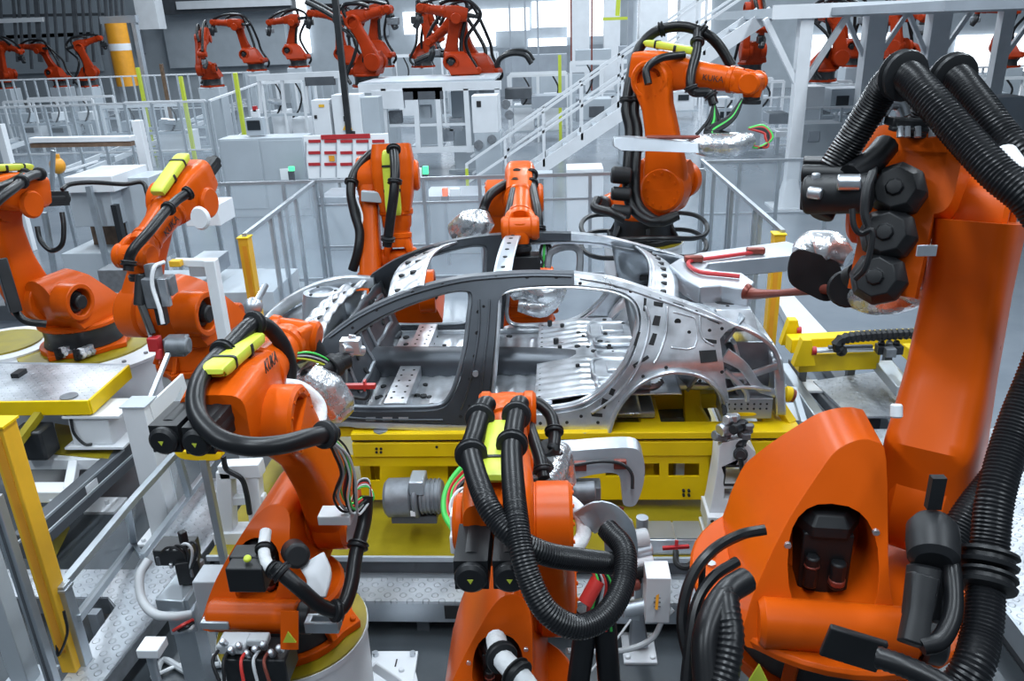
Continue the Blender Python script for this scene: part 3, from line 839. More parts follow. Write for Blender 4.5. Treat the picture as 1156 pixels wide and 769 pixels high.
    if cover:
        m = MB(); m.sweep([F(-.22,.0,.275), F(-.16,0,.285), F(.28,0,.265), F(.36,0,.25)], [.10,.15,.15,.13], [.045,.075,.075,.06], Y, n=16, power=5)
        cv = B(m, 'hose_guard', 'lime'); cv['label'] = 'lime yellow guard on the forearm'; r.cover = cv
        m = MB(); m.sweep([F(.12,0,.265), F(.15,0,.264)], [.16], [.088], Y, n=16, power=5, steps=1); m.sweep([F(-.10,0,.285), F(-.08,0,.285)], [.16], [.085], Y, n=16, power=5, steps=1)
        inlay(cv, _loc(m, root), 'black')
    return r

def _perp(d, y): return (y.cross(d)*-1).normalized()
def _loc(mb, root):
    """local-space shape, lifted to world space so that inlay() can put it back"""
    m = RM[root.name]; mb.v = [m @ v for v in mb.v]; return mb

def hose(r, pts, rad, corr=True, clamps=(), name='hose', material='hose', local=True, pitch=.018, clampr=1.45):
    root = r.root if hasattr(r, 'root') else r
    m = MB()
    if corr: m.corr(pts, rad, pitch, 14, 8, .07)
    else: m.tube(pts, rad, 12, 7)
    o = m.build(name, material, root, local=local)
    path = catmull(pts, 8)
    for t in clamps:
        i = min(len(path)-2, int(t*(len(path)-1))); c = path[i]; dr = (path[i+1]-path[i-1] if i > 0 else path[1]-path[0]).normalized()
        m = MB(); w = rad*.55
        m.lathe(c-dr*w, dr, [(rad*.99,0),(rad*clampr,w*.25),(rad*clampr*1.05,w*.6),(rad*clampr*.9,w*.8),(rad*clampr*.9,w*1.2),(rad*clampr*1.05,w*1.4),(rad*clampr,w*1.75),(rad*.99,w*2)], 20)
        m.build('hose_clamp', 'black', o, local=local)
    return o

def std_hose(r, lod, side=0., drop=1.):
    """hose pack over the forearm and down the back of the robot"""
    F = r.F; A2 = r.A2
    rad = .048
    hose(r, [r.W+r.up*.12-r.d*.02+V(0,side*.5,0), F(.62,side,.30), F(.34,side,.37), F(-.05,side,.40), F(-.40,side,.34), F(-.66,side*1.6-.08,.05),
             A2+V(-.45,-.30,.60), A2+V(-.52,-.36,.15), V(-.42,-.40,.35), V(-.30,-.48,.12)], rad, lod == 0, (.24,.42) if lod < 2 else ())

def wires(r, pts, k=6, spread=.05, rad=.008, cols=('black','wire_red','cable','wire_grey'), seed=1):
    rnd = random.Random(seed)
    root = r.root if hasattr(r, 'root') else r
    mats = {'cable': 'green'}
    for i in range(k):
        m = MB(); off = V(rnd.uniform(-1,1), rnd.uniform(-1,1), rnd.uniform(-1,1))*spread
        pp = [Vector(p)+off*(.4 if j in (0, len(pts)-1) else 1)+V(rnd.uniform(-1,1), rnd.uniform(-1,1), rnd.uniform(-1,1))*spread*.4 for j, p in enumerate(pts)]
        m.tube(pp, rad*rnd.choice((.8,1,1.3)), 6, 6); c = cols[i % len(cols)]
        m.build('cable', mats.get(c, c), root, local=True)

def pedestal(label, x, y, h, rr=.42, group='white robot pedestals'):
    t = thing('robot_pedestal', label, 'pedestal', (x, y, 0), 0, group)
    b = MB(); b.lathe((x,y,0), (0,0,1), [(rr*.97,0),(rr*.97,h-.05),(rr,h-.045),(rr,h-.012)], 48); b.build('column', 'white', t)
    b = MB(); b.lathe((x,y,h-.012), (0,0,1), [(rr*.985,0),(rr*.985,.012)], 48); b.build('top_plate', 'olive', t)
    b = MB()
    for k in range(4):
        a = R(20+90*k); c = V(x+math.cos(a)*(rr+.09), y+math.sin(a)*(rr+.09), .0125)
        m_ = Matrix.Rotation(a, 3, 'Z'); q = MB(); q.box(c, (.30,.36,.025), m_)
        for sx in (-.12,.12): q.cyl(c+m_ @ V(.07,sx,0), c+m_ @ V(.07,sx,.035), .018, n=8)
        q.bar(c+m_ @ V(.06,0,.01), c+m_ @ V(-.10,0,.22), .02, .05)
        q.build('floor_flange', 'white', t, bevel=.004)
    return t

TO = lambda r, p: RM[r.root.name].inverted() @ Vector(p)          # hall point -> robot's own axes
def pixpath(r, pts):
    """hose points given as (px, py, distance)"""
    return [TO(r, at(p[0], p[1], D=p[2])) for p in pts]

# ------------------------------------------------------------------ the robots one can see well, each with its hoses and tool
def tool_part(r, name, mb, material, **k): return mb.build(name, material, r.root, **k)
def pin(m, path, rad, n=8, steps=6):
    m.tube([at(p[0], p[1], D=p[2]) for p in path], rad, n, steps); return m
def pxhose(r, pts, rad, corr=True, clamps=(), **k): return hose(r, pixpath(r, pts), rad, corr, clamps, **k)
def pxcable(r, pts, rad, material='black', name='cable'):
    m = MB(); m.tube(pixpath(r, pts), rad, 8, 7); return m.build(name, material, r.root, local=True)

# --- robot in front of the front door
rA = robot('orange robot in front of the car front door with one thick hose loop', -1.46, 3.37, .63, 89, .80, -30, 0, wrist=-60, roll=10, lw=1.2, pv=.2, motors=((.14,.07),(-.03,.06)), mr=1.3)
pedestal('white round pedestal under the front door robot', -1.46, 3.37, .63, .40)
pxhose(rA, [(325,432,4.0),(326,412,4.0),(318,388,3.95),(303,370,3.9),(285,366,3.8),(262,388,3.65),(236,414,3.45),(222,440,3.3),(224,470,3.2),(246,494,3.12),(280,504,3.1),(318,502,3.15),(350,494,3.25),(376,489,3.4)], .050, False, (.30,.42,.98))
pxhose(rA, [(414,560,3.9),(411,590,3.88),(402,625,3.8),(396,662,3.72),(384,688,3.66),(362,684,3.6),(338,664,3.55),(310,640,3.55)], .043, False, (.25,.62,.97))
pxhose(rA, [(300,600,3.75),(298,622,3.66),(304,640,3.6),(322,648,3.58)], .034, False, (.3,.75), name='sleeve', material='cloth')
o = pxhose(rA, [(318,434,3.9),(340,438,3.95),(360,456,4.0),(360,478,3.95),(345,496,3.85)], .040, False, name='sleeve', material='cloth'); o['label'] = 'white padded cable sleeve'
for i, (c, dx, dy) in enumerate((('wire_red',0,0),('green',4,3),('wire_grey',-4,4),('black',7,0),('black',-7,6),('white',3,8),('wire_grey',9,9),('green',-2,-3),('black',1,5),('copper',-6,0))):
    pxcable(rA, [(372+dx*.5,490+dy,3.45),(384+dx,506+dy,3.55),(392+dx,530+dy,3.65),(388+dx*1.6,556+dy,3.75),(396+dx,572+dy,3.82),(412+dx*.6,562+dy*.5,3.88)], .006 if i % 2 else .008, c)
for i, c in enumerate(('green','white','wire_red','black','wire_grey')):
    pxcable(rA, [(395+i,566,3.85),(404,552-i*2,3.88),(416,550-i*2,3.9),(422-i,562,3.9),(414+i*.6,572,3.9)], .006, c)
m = MB(); m.box(at(404,592,D=3.98), (.10,.05,.20), Matrix.Rotation(R(8),3,'Y')); m.box(at(380,582,D=3.86), (.16,.10,.05)); tool_part(rA, 'cable_bracket', m, 'white', bevel=.006)
m = MB(); m.box(at(283,645,D=3.66), (.17,.14,.13)); m.box(at(281,628,D=3.70), (.15,.10,.06)); m.cyl(at(336,628,D=3.66), at(331,622,D=3.85), .06, n=18, bev=.01); o = tool_part(rA, 'junction_box', m, 'black', bevel=.012)
m = MB(); m.lathe(at(280,632,D=3.62), (0,-.5,1), [(.0,0),(.018,0),(.018,.02),(0,.022)], 12, capa=False, capb=False); inlay(o, m, 'lime')
m = MB(); m.sweep([at(352,632,D=3.72), at(360,650,D=3.68), at(357,674,D=3.64)], [.13,.12,.09], [.03], (1,0,0), n=14, power=5); tool_part(rA, 'cover_plate', m, 'white', bevel=.004)
m = MB(); m.prism([(-.08,-.035),(.08,-.035),(.08,.035),(-.08,.035)], lambda u, v, w: at(365,704,D=3.72)+V(u,v,w), -.03, .03, [[(-.05,-.018),(.05,-.018),(.05,.018),(-.05,.018)]]); tool_part(rA, 'lifting_eye', m, 'profile', bevel=.006)
m = MB(); m.prism([(-.07,-.045),(.07,-.045),(.07,.045),(-.07,.045)], lambda u, v, w: at(246,700,D=3.86)+V(u,v,w), -.02, .02, [[(-.045,-.022),(.045,-.022),(.045,.022),(-.045,.022)]]); tool_part(rA, 'lifting_eye', m, 'profile', bevel=.006)
# connector box at the foot
m = MB(); m.box(at(295,745,D=3.80), (.30,.16,.14)); o = tool_part(rA, 'connector_box', m, 'black_metal', bevel=.01)
m = MB()
for k in range(9):
    c = at(255+k*9, 728+(k*37 % 14), D=3.72); m.cyl(c, c+V(0,-.03,.05), .016, n=10)
inlay(o, m, 'steel')
m = MB(); m.box(at(265,726,D=3.75), (.14,.10,.05)); m.box(at(292,722,D=3.74), (.10,.06,.04)); inlay(o, m, 'wire_grey')
for i, (x0, c) in enumerate(((258,'black'),(278,'wire_red'),(292,'wire_grey'),(304,'copper'),(246,'black'))):
    pxcable(rA, [(x0,735,3.7),(x0-6,748,3.62),(x0-4+i*2,775,3.6)], .010, c)
m = MB(); 
m.sweep([at(327,690,D=3.62), at(327,733,D=3.62)], [.012], [.085], (0,1,.0), n=8); o = tool_part(rA, 'warning_plate', m, 'orange')
m = MB(); q = at(326,719,D=3.55); m.prism([(-.03,-.03),(.03,-.03),(0,.03)], lambda u, v, w: q+V(u,w,v), -.004, .004); inlay(o, m, 'lime')
# tool at the wrist
m = MB(); pin(m, [(352,388,4.35),(365,410,4.4),(372,422,4.4)], .05, 12); m.cyl(at(345,428,D=4.2), at(392,405,D=4.4), .052, n=18, bev=.008); m.cyl(at(372,416,D=4.3), at(380,411,D=4.34), .068, n=18, bev=.006); tool_part(rA, 'gun_adapter', m, 'black')
m = MB(); pin(m, [(342,420,4.25),(362,440,4.3),(384,462,4.35),(392,470,4.35)], [.10,.13,.10,.05], 18); m.sphere(at(352,462,D=4.3), .12, sc=(1.1,.8,1)); o = tool_part(rA, 'foil_wrap', m, 'foil'); o['label'] = 'crinkled silver foil around the gun'
m = MB(); m.box(at(396,390,D=4.4), (.11,.07,.08)); m.cyl(at(386,394,D=4.35), at(410,396,D=4.45), .03, n=12); m.cyl(at(398,378,D=4.4), at(395,402,D=4.4), .022, n=10); tool_part(rA, 'gun_cylinder', m, 'steel', bevel=.006)
for i, c in enumerate(('green','black','wire_grey','black','lime')):
    pxcable(rA, [(330,400+i,4.1),(348,398+i*2,4.15),(366,404+i*2,4.25),(384,418+i,4.35)], .008, c)
m = MB(); m.box(at(404,436,D=4.5), (.20,.03,.025)); m.box(at(412,435,D=4.5), (.012,.035,.06)); tool_part(rA, 'electrode_arm', m, 'wire_red')
pxcable(rA, [(395,440,4.5),(415,440,4.5),(413,450,4.5),(396,448,4.5)], .012, 'black')
m = MB(); m.sweep([at(288,344,D=4.3), at(300,322,D=4.4)], [.03], [.03], (1,0,0), n=10); m.sphere(at(286,346,D=4.3), .05); tool_part(rA, 'hose_swivel', m, 'alu')
text('KUKA', 'maker_name', rA.root, at(306,409,D=3.62), at(312,402,D=3.75)-at(300,414,D=3.55), V(0,-.4,1), .085, 'ink', local=False)

# --- robot at the centre front
rB = robot('orange robot centre front with two parallel corrugated hoses', -.24, 2.80, .58, 91, .76, -33, 0, wrist=-50, hw=.86, lw=1.15, pv=.2, motors=((.10,.0),(-.07,.0)), mr=1.3)
pedestal('white round pedestal under the centre front robot', -.24, 2.80, .58, .40)
rB_F = rB.F
hose(rB, [rB_F(.72,.10,.20), rB_F(.56,.105,.27), rB_F(.34,.112,.31), rB_F(.12,.118,.335), rB_F(-.09,.122,.335)]+pixpath(rB, [(545,558,2.62),(562,588,2.55),(588,612,2.52),(618,626,2.55),(654,632,2.65),(690,636,2.75)]), .052, True, (.20,.40), pitch=.013)
hose(rB, [rB_F(.72,-.09,.20), rB_F(.56,-.085,.27), rB_F(.34,-.08,.31), rB_F(.12,-.075,.335), rB_F(-.09,-.072,.335)]+pixpath(rB, [(581,565,2.6),(588,618,2.48),(600,660,2.44),(620,693,2.42),(652,708,2.45),(684,694,2.52),(703,660,2.62),(705,622,2.72),(686,598,2.82)]), .052, True, (.145,.287), pitch=.013)
pxhose(rB, [(592,452,3.85),(608,456,3.85),(622,470,3.82),(626,492,3.75),(625,505,3.7)], .040, False, (.7,))
pxhose(rB, [(594,470,3.75),(602,495,3.6),(610,520,3.5),(614,540,3.45)], .036, False, (.85,))
o = pxhose(rB, [(612,560,3.35),(635,563,3.4),(655,580,3.4),(658,606,3.35),(640,625,3.3)], .043, False, name='sleeve', material='cloth'); o['label'] = 'white padded cable sleeve'
o = pxhose(rB, [(560,722,2.95),(566,742,2.8),(590,768,2.7),(612,800,2.7)], .050, False, (.35,.6), name='sleeve', material='cloth')
for i, (c, rr) in enumerate((('green',.018),('wire_red',.016),('green',.012),('wire_red',.012),('black',.014))):
    pxcable(rB, [(545,515+i*2,3.3),(522+i*3,528+i*2,3.25),(505+i*3,552,3.2),(502+i*4,578,3.15),(512+i*3,598,3.1)], rr, c)
for i in range(6):
    pxcable(rB, [(530,548+i*2,3.2),(515+i*2,556,3.15),(508+i*3,575,3.12),(520+i,592-i*2,3.1)], .007, ('white','wire_grey','black')[i % 3])
m = MB(); m.box(at(524,592,D=3.12), (.10,.08,.13)); m.box(at(516,612,D=3.08), (.05,.05,.08)); tool_part(rB, 'connector_box', m, 'white', bevel=.008)
m = MB(); m.box(at(536,577,D=3.05), (.06,.05,.12)); tool_part(rB, 'mounting_block', m, 'orange', bevel=.006)
for i, c in enumerate(('wire_red','green','black','wire_grey','wire_red','black','green','black')):
    pxcable(rB, [(668+i*2,640,3.0),(672+i*3,660,3.0),(664+i*4,690,3.02),(672+i*3,712,3.05)], .010, c)
m = MB(); m.cyl(at(675,655,D=3.0), at(660,682,D=2.98), .028, n=12); tool_part(rB, 'connector', m, 'wire_red')
m = MB(); m.cyl(at(664,690,D=3.1), at(652,775,D=3.15), .045, n=16); m.cyl(at(682,690,D=3.1), at(688,775,D=3.15), .045, n=16); tool_part(rB, 'lower_hose', m, 'hose')
# C-shaped welding gun
def flat_cut(pix, D_, thick, holes=(), tilt=0):
    m = MB(); m.prism(pix, lambda u, v, w: at(u, v, D=D_)+V(0, w, 0), 0, thick, holes); return m
m = flat_cut(smooth_loop([(618,514),(650,509),(690,506),(714,506),(724,512),(728,528),(726,548),(720,566),(714,572),(704,570),(702,556),(700,540),(692,534),(670,536),(645,542),(622,548)],3), 4.15, .12)
gf = tool_part(rB, 'gun_frame', m, 'alu', bevel=.012); gf['label'] = 'pale aluminium C shaped gun frame'
for q_ in ((655,526),(700,524)): m = MB(); m.box(at(*q_,D=4.13), (.065,.03,.05)); tool_part(rB, 'hose_fitting', m, 'copper', bevel=.006)
pxcable(rB, [(632,528,4.1),(655,524,4.1),(680,521,4.1),(702,524,4.1),(713,535,4.1),(714,552,4.1)], .012, 'black_metal')
pxcable(rB, [(636,584,4.1),(680,583,4.15),(698,580,4.15),(702,572,4.15)], .018, 'copper', 'electrode')
m = MB(); m.box(at(650,556,D=4.2), (.26,.10,.12)); m.cyl(at(632,556,D=4.1), at(672,554,D=4.1), .05, n=14); tool_part(rB, 'gun_cylinder', m, 'casting', bevel=.01)
m = MB(); pin(m, [(612,548,3.6),(622,530,3.75),(632,512,3.9),(640,545,4.0)], [.06,.08,.06,.05], 14); tool_part(rB, 'foil_wrap', m, 'foil')
m = MB(); m.cyl(at(604,520,D=3.6), at(622,540,D=3.7), .05, n=16); m.cyl(at(614,505,D=3.75), at(628,524,D=3.8), .06, n=16); m.box(at(612,552,D=3.5), (.08,.08,.06)); tool_part(rB, 'gun_adapter', m, 'black', bevel=.006)
for i, c in enumerate(('black','green','black','black','wire_grey')):
    pxcable(rB, [(626+i*2,508,3.75),(632-i*3,530,3.7),(622+i*3,548,3.6),(604+i*2,560-i*2,3.45)], .008, c)
m = MB(); m.cyl(at(600,585,D=3.1), at(601,570,D=3.1), .018, n=10); tool_part(rB, 'brass_fitting', m, 'barrel')
m = MB()
m.sweep([at(660,590,D=3.35), at(680,582,D=3.3), at(698,600,D=3.3), at(702,630,D=3.35)], [.02], [.14], (0,1,0), n=12); tool_part(rB, 'hose_bracket', m, 'profile')

# --- the huge robot at the right
rR = robot('huge orange robot filling the right edge with tall link arm', 1.25, 3.20, .7, 56, 1.13, 17, -20, pv=.2, cy=28, tall=True, flange=.56, motors=((.0,-.08),(.0,-.25),(.0,-.42)), lw=1.65, plate=True, cover=False)
pxhose(rR, [(940,190,3.5),(960,160,3.45),(985,120,3.35),(1004,92,3.25),(1022,86,3.15),(1046,108,3.05),(1085,152,2.95),(1125,195,2.85),(1170,236,2.78),(1202,310,2.85),(1178,400,3.0),(1145,485,2.98),(1124,560,2.9),(1117,620,2.85),(1113,662,2.8),(1108,715,2.72),(1092,765,2.65),(1040,830,2.7)], .058, True, (.235,.78,.82), pitch=.013)
pxhose(rR, [(1030,150,3.5),(1045,115,3.4),(1060,90,3.3),(1078,88,3.2),(1100,112,3.1),(1130,152,3.0),(1168,198,2.95),(1215,290,3.1),(1205,420,3.35),(1156,500,3.3),(1120,545,3.3),(1090,585,3.25),(1070,625,3.2),(1050,680,3.1)], .056, True, (.23,), pitch=.013)
m = MB(); p0, p1 = at(1128,178,D=2.93), at(1146,203,D=2.86); m.cyl(p0, p1, .0625, n=20); o = tool_part(rR, 'hose_label', m, 'white'); 
pxhose(rR, [(1000,165,3.5),(985,182,3.45),(960,200,3.4)], .05, False)
m = MB(); m.bar(at(1003,137,D=3.3), at(1062,141,D=3.3), .10, .035); m.bar(at(1005,145,D=3.26), at(1058,147,D=3.26), .05, .02); tool_part(rR, 'mounting_bar', m, 'black_metal', bevel=.006)
m = MB()
for px in (1016,1024,1036,1052):
    m.cyl(at(px,143,D=3.24), at(px,155,D=3.24), .014, n=8); tool_part(rR, 'mounting_bolt', m, 'steel'); m = MB()
m.sweep([at(995,128,D=3.35), at(1003,118,D=3.35), at(1016,119,D=3.35), at(1021,132,D=3.35)], [.05], [.05], (0,1,0), n=10); tool_part(rR, 'hose_bracket', m, 'steel')
# valve and motor pack on the left of the elbow
m = MB(); m.bar(at(906,190,D=3.8), at(985,192,D=3.7), .13, .10); m.bar(at(904,216,D=3.8), at(984,216,D=3.7), .18, .145); m.cyl(at(908,220,D=3.5), at(985,218,D=3.36), .085, n=18, bev=.01); m.cyl(at(935,225,D=3.6), at(926,246,D=3.6), .056, n=18, bev=.01); m.cyl(at(905,196,D=3.52), at(990,198,D=3.4), .04, n=14)
vp = tool_part(rR, 'drive_pack', m, 'black', bevel=.01)
m = MB(); m.cyl(at(945,206,D=3.33), at(972,206,D=3.3), .034, n=14); m.cyl(at(912,217,D=3.4), at(928,219,D=3.37), .026, n=12); m.box(at(921,202,D=3.43), (.035,.03,.05)); inlay(vp, m, 'steel')
pxcable(rR, [(962,236,3.0),(964,255,3.0),(972,264,3.0),(985,262,2.98),(978,300,3.0),(966,315,3.05)], .010)
pxcable(rR, [(985,195,2.95),(978,215,2.92),(976,240,2.92),(980,255,2.92)], .014)
# foil wrapped gun
m = MB(); pin(m, [(1085,312,3.9),(1060,318,3.9),(1035,318,3.95),(1010,330,4.0),(985,336,4.1),(962,335,4.2)], [.13,.14,.13,.11,.09,.06], 20); m.sphere(at(1050,316,D=3.85), .16, sc=(1.2,.9,.8)); fo = tool_part(rR, 'foil_wrap', m, 'foil'); fo['label'] = 'crinkled silver foil around the gun'
m = MB(); pin(m, [(958,292,4.4),(940,284,4.45),(918,284,4.5),(905,292,4.5)], [.05,.11,.12,.08], 16); tool_part(rR, 'foil_sleeve', m, 'foil')
m = MB(); ol = smooth_loop([(891,292),(896,284),(908,282),(938,292),(948,300),(951,318),(944,336),(930,340),(912,332),(894,322),(889,308)],3)
m.prism(ol, lambda u, v, w: at(u, v, D=4.38+w), 0, .12); tool_part(rR, 'rubber_pad', m, 'black', bevel=.012)
m = MB(); m.cyl(at(957,326,D=4.15), at(955,326,D=4.3), .10, n=20, bev=.01); m.cyl(at(968,310,D=4.05), at(960,314,D=4.1), .06, n=14); tool_part(rR, 'gun_flange', m, 'black')
m = MB(); pin(m, [(842,329,5.1),(852,332,5.05),(880,331,4.8),(915,328,4.5),(955,325,4.2)], [.055,.035,.022,.026,.03], 12); o = tool_part(rR, 'electrode', m, 'copper'); o['label'] = 'long brown copper electrode shank'
m = MB(); zt = 1.90
hor = lambda px, py: at(px, py, z=zt)
pl = [(755,299),(768,291),(790,285),(888,272),(900,276),(905,286),(893,288),(800,297),(796,303),(812,306),(838,308),(852,318),(846,327),(830,325),(815,322),(790,324),(772,314)]
plw = [(hor(*p).x, hor(*p).y) for p in pl]
m.prism(plw, lambda u, v, w: V(u, v, zt-w), 0, .13); gp = tool_part(rR, 'gun_frame', m, 'alu', bevel=.012); gp['label'] = 'pale aluminium C shaped gun frame'
m = MB(); m.tube([at(q[0], q[1], z=zt+.02) for q in ((835,312),(815,310),(795,308),(783,304),(777,298),(782,294),(800,292),(850,285))], .016, 8); tool_part(rR, 'water_hose', m, 'red')
for q_ in ((783,292),(853,283)): m = MB(); m.box(at(*q_,z=zt+.03), (.14,.06,.05)); tool_part(rR, 'hose_fitting', m, 'copper', bevel=.01)
# hoses and cables round the foot
pxcable(rR, [(864,598,3.1),(836,604,3.1),(804,622,3.0),(780,654,2.95),(770,700,2.9),(778,745,2.85),(790,790,2.8)], .019, 'hose')
pxcable(rR, [(832,634,3.0),(805,652,2.95),(786,682,2.9),(778,730,2.85),(772,790,2.8)], .018, 'hose')
pxcable(rR, [(793,636,3.0),(792,690,3.0),(800,740,2.95),(812,800,2.9)], .012, 'hose')
pxhose(rR, [(842,655,2.9),(822,668,2.85),(806,692,2.8),(796,725,2.75),(798,775,2.7)], .042, False)
pxhose(rR, [(818,668,2.85),(820,690,2.8),(824,720,2.75),(818,760,2.7),(805,800,2.65)], .045, True)
pxhose(rR, [(990,742,2.7),(1020,752,2.65),(1055,768,2.6),(1090,790,2.55)], .034, True)
m = MB(); m.lathe(at(1054,636,D=2.8), at(1052,580,D=2.95)-at(1054,636,D=2.8), [(.06,0),(.085,.02),(.09,.09),(.088,.15),(.065,.185),(.03,.195)], 24); m.cyl(at(1046,640,D=2.85), at(1040,700,D=2.8), .065, n=20, bev=.01); cj = tool_part(rR, 'cable_junction', m, 'black')
m = MB(); m.sweep([at(1042,650,D=2.78), at(1036,690,D=2.74), at(1030,728,D=2.7)], [.10,.08,.09], [.08], (1,0,0), n=14, power=5); tool_part(rR, 'hose_saddle', m, 'black', bevel=.006)
pxhose(rR, [(1040,730,2.68),(1062,722,2.68),(1076,690,2.72),(1074,640,2.8),(1064,600,2.95)], .028, False)
m = MB(); m.bar(at(931,722,D=2.98), at(996,742,D=2.94), .03, .14); tool_part(rR, 'foot_cover', m, 'black', bevel=.006)
m = MB(); q = at(856,760,D=2.75); m.prism([(-.03,-.035),(.035,-.035),(.0,.04)], lambda u, v, w: q+V(u,w,v), -.004, .004); tool_part(rR, 'warning_label', m, 'lime')
for (px, py, rad) in ((1012,464,.022),):
    m = MB(); m.cyl(at(px,py-8,D=3.0), at(px,py+8,D=3.0), rad, n=16, bev=.006); tool_part(rR, 'pivot_plug', m, 'white')
m = MB(); m.box(at(1056,556,D=2.86), (.05,.03,.13)); o = tool_part(rR, 'cable_guide', m, 'black')
m = MB(); m.box(at(1046,283,D=2.95), (.07,.01,.04)); tool_part(rR, 'rating_plate', m, 'steel')
m = MB(); m.sweep([at(1128,240,D=2.8), at(1148,300,D=2.75), at(1150,420,D=2.8), at(1120,520,D=2.9)], [.03], [.06], (1,0,0), n=10); tool_part(rR, 'cable_tray', m, 'black_metal') if False else None

# --- tall robot beyond the rear of the car
rK = robot('tall orange robot with black base beyond the car rear', 1.06, 9.88, 1.05, -28, 1.07, -10, -7, ring='black_metal', foot='black_metal', group='orange robots behind the car', wrist=-85, off=.05, motors=(), lw=1.15)
pedestal('dark pedestal under the tall robot beyond the car rear', 1.06, 9.88, 1.05, .5)
for dx, rad in ((0,.055),(9,.055)):
    pxhose(rK, [(826,75,9.0),(812,52,9.0),(796,38,9.0),(770,30,9.1),(740,36,9.2),(720,58,9.3),(711+dx,92,9.3),(707+dx,125,9.3),(711+dx,150,9.3),(708+dx,200,9.3),(712+dx,232,9.3),(735+dx,250,9.2),(765,243,9.2)], rad, False, (.18,.32,.56,.70))
pxhose(rK, [(788,35,9.0),(786,60,8.9),(780,85,8.8),(782,103,8.8),(800,105,8.8),(806,118,8.8)], .05, False, (.1,.55,.85))
pxhose(rK, [(772,62,8.9),(745,66,8.8),(730,78,8.8),(732,95,8.8)], .04, False)
for i, c in enumerate(('black','black','green','black','black')):
    pxcable(rK, [(806,118,8.8),(800+i*3,135,8.8),(790+i*6,148,8.8),(786+i*12,152,8.8)], .018, c)
    pxcable(rK, [(838,112,8.7),(830-i*2,132,8.7),(815-i*4,145,8.7),(795+i*4,150,8.7)], .018, c)
m = MB(); pl = [at(x_,y_,D=8.6) for x_, y_ in ((694,158),(712,156),(788,163),(790,173),(735,171),(700,169),(693,164))]
m.prism([(x_,y_) for x_, y_ in ((693,156),(710,155),(788,161),(790,173),(735,171),(700,170),(692,165))], lambda u, v, w: at(u, v, D=8.55)+V(0,w,0), 0, .16); tool_part(rK, 'gun_frame', m, 'alu', bevel=.01)
m = MB(); pin(m, [(775,162,8.7),(800,164,8.65),(830,163,8.65),(848,158,8.7)], [.07,.13,.13,.08], 16); tool_part(rK, 'foil_wrap', m, 'foil')
pxcable(rK, [(730,155,8.6),(790,155,8.6)], .02, 'copper', 'electrode')
for i, c in enumerate(('green','wire_red','black','black','wire_red')):
    pxcable(rK, [(845,145,8.7),(862,142+i*2,8.7),(872-i*2,155,8.7),(858+i*2,166,8.7),(845,165,8.7)], .014, c)
for i, yy in enumerate((205,212,218)):
    m = MB(); m.cyl(at(690,yy-8+i*14,D=9.2), at(712,yy-6+i*14,D=9.2), .08 if i else .10, n=16, bev=.02); tool_part(rK, 'hose_connector', m, 'black')
pxhose(rK, [(675,225,9.3),(672,235,9.2),(690,240,9.1),(705,248,9.1)], .05, False)
for dz in (0, .22):
    m = MB(); c = V(1.06,9.88,1.0+dz); m.tube([c+V(.78*math.cos(t), .78*math.sin(t), .04*math.sin(3*t)) for t in [2*PI*k/24 for k in range(25)]], .03, 8, 2); tool_part(rK, 'hose_ring', m, 'hose')
text('KUKA', 'maker_name', rK.root, rK.F(.62,-.150,.03), rK.d, rK.up, .085, 'ink')

# --- robot with folded forearm behind the windscreen
rM = robot('orange robot with folded down forearm behind the car windscreen', -1.53, 7.43, .65, -84, .96, -22, -80, wrist=-10, fl=.8, ring='orange', group='orange robots behind the car', motors=())
pxhose(rM, [(444,170,7.6),(432,168,7.5),(414,178,7.4),(400,196,7.35),(396,216,7.3),(400,240,7.3),(406,262,7.3),(404,284,7.3),(398,305,7.35)], .045, False, (.45,))
pxhose(rM, [(444,166,7.1),(446,190,6.98),(445,215,6.95),(441,245,7.0),(437,278,7.1)], .045, False, (.05,.42,.95))
for i, c in enumerate(('black','wire_red','black','white')):
    pxcable(rM, [(396+i,216,7.3),(403+i*2,245,7.3),(410-i*2,270,7.3),(400+i*3,298,7.35)], .010, c)
m = MB(); m.bar(at(408,221,D=7.3), at(432,223,D=7.3), .05, .10); tool_part(rM, 'hose_bracket', m, 'light', bevel=.01)
text('KUKA', 'maker_name', rM.link, rM.A2.lerp(rM.A3,.45)+V(.165,-.27,0), rM.ln, V(0,1,0), .13, 'ink')
# --- robot reaching over the roof
rN = robot('orange robot with twin hoses reaching over the car roof', -.36, 7.75, .65, -88, .86, 20, -12, hw=.8, ring='orange', group='orange robots behind the car', cover=False, motors=())
for dx in (-1, 1):
    pxhose(rN, [(592+dx*8,196,7.0),(591+dx*9,206,6.9),(591+dx*12,222,6.7),(591+dx*16,242,6.5),(591+dx*18,264,6.45)], .045, False, (.04,.30,.95))
pxhose(rN, [(580,204,7.0),(564,212,6.9),(552,222,6.8),(546,236,6.8),(543,250,6.75)], .048, False, (.85,))
for i, c in enumerate(('black','black','green','black')):
    pxcable(rN, [(606,262,6.5),(618-i*2,272,6.5),(622-i*4,288,6.5),(608+i*3,302,6.5)], .014, c)
m = MB(); m.box(at(592,296,D=6.5), (.26,.16,.14)); m.box(at(588,280,D=6.5), (.16,.14,.10)); tool_part(rN, 'gun_adapter', m, 'black_metal', bevel=.015)
m = MB(); m.sweep([at(618,302,D=6.5), at(622,285,D=6.5), at(640,278,D=6.5), at(654,284,D=6.5), at(654,312,D=6.5)], [.08], [.06], (0,1,0), n=10); tool_part(rN, 'gun_frame', m, 'casting')
m = MB(); pin(m, [(515,262,6.9),(530,254,6.8),(545,252,6.7),(528,268,6.8)], [.10,.13,.10,.08], 16); tool_part(rN, 'foil_wrap', m, 'foil')
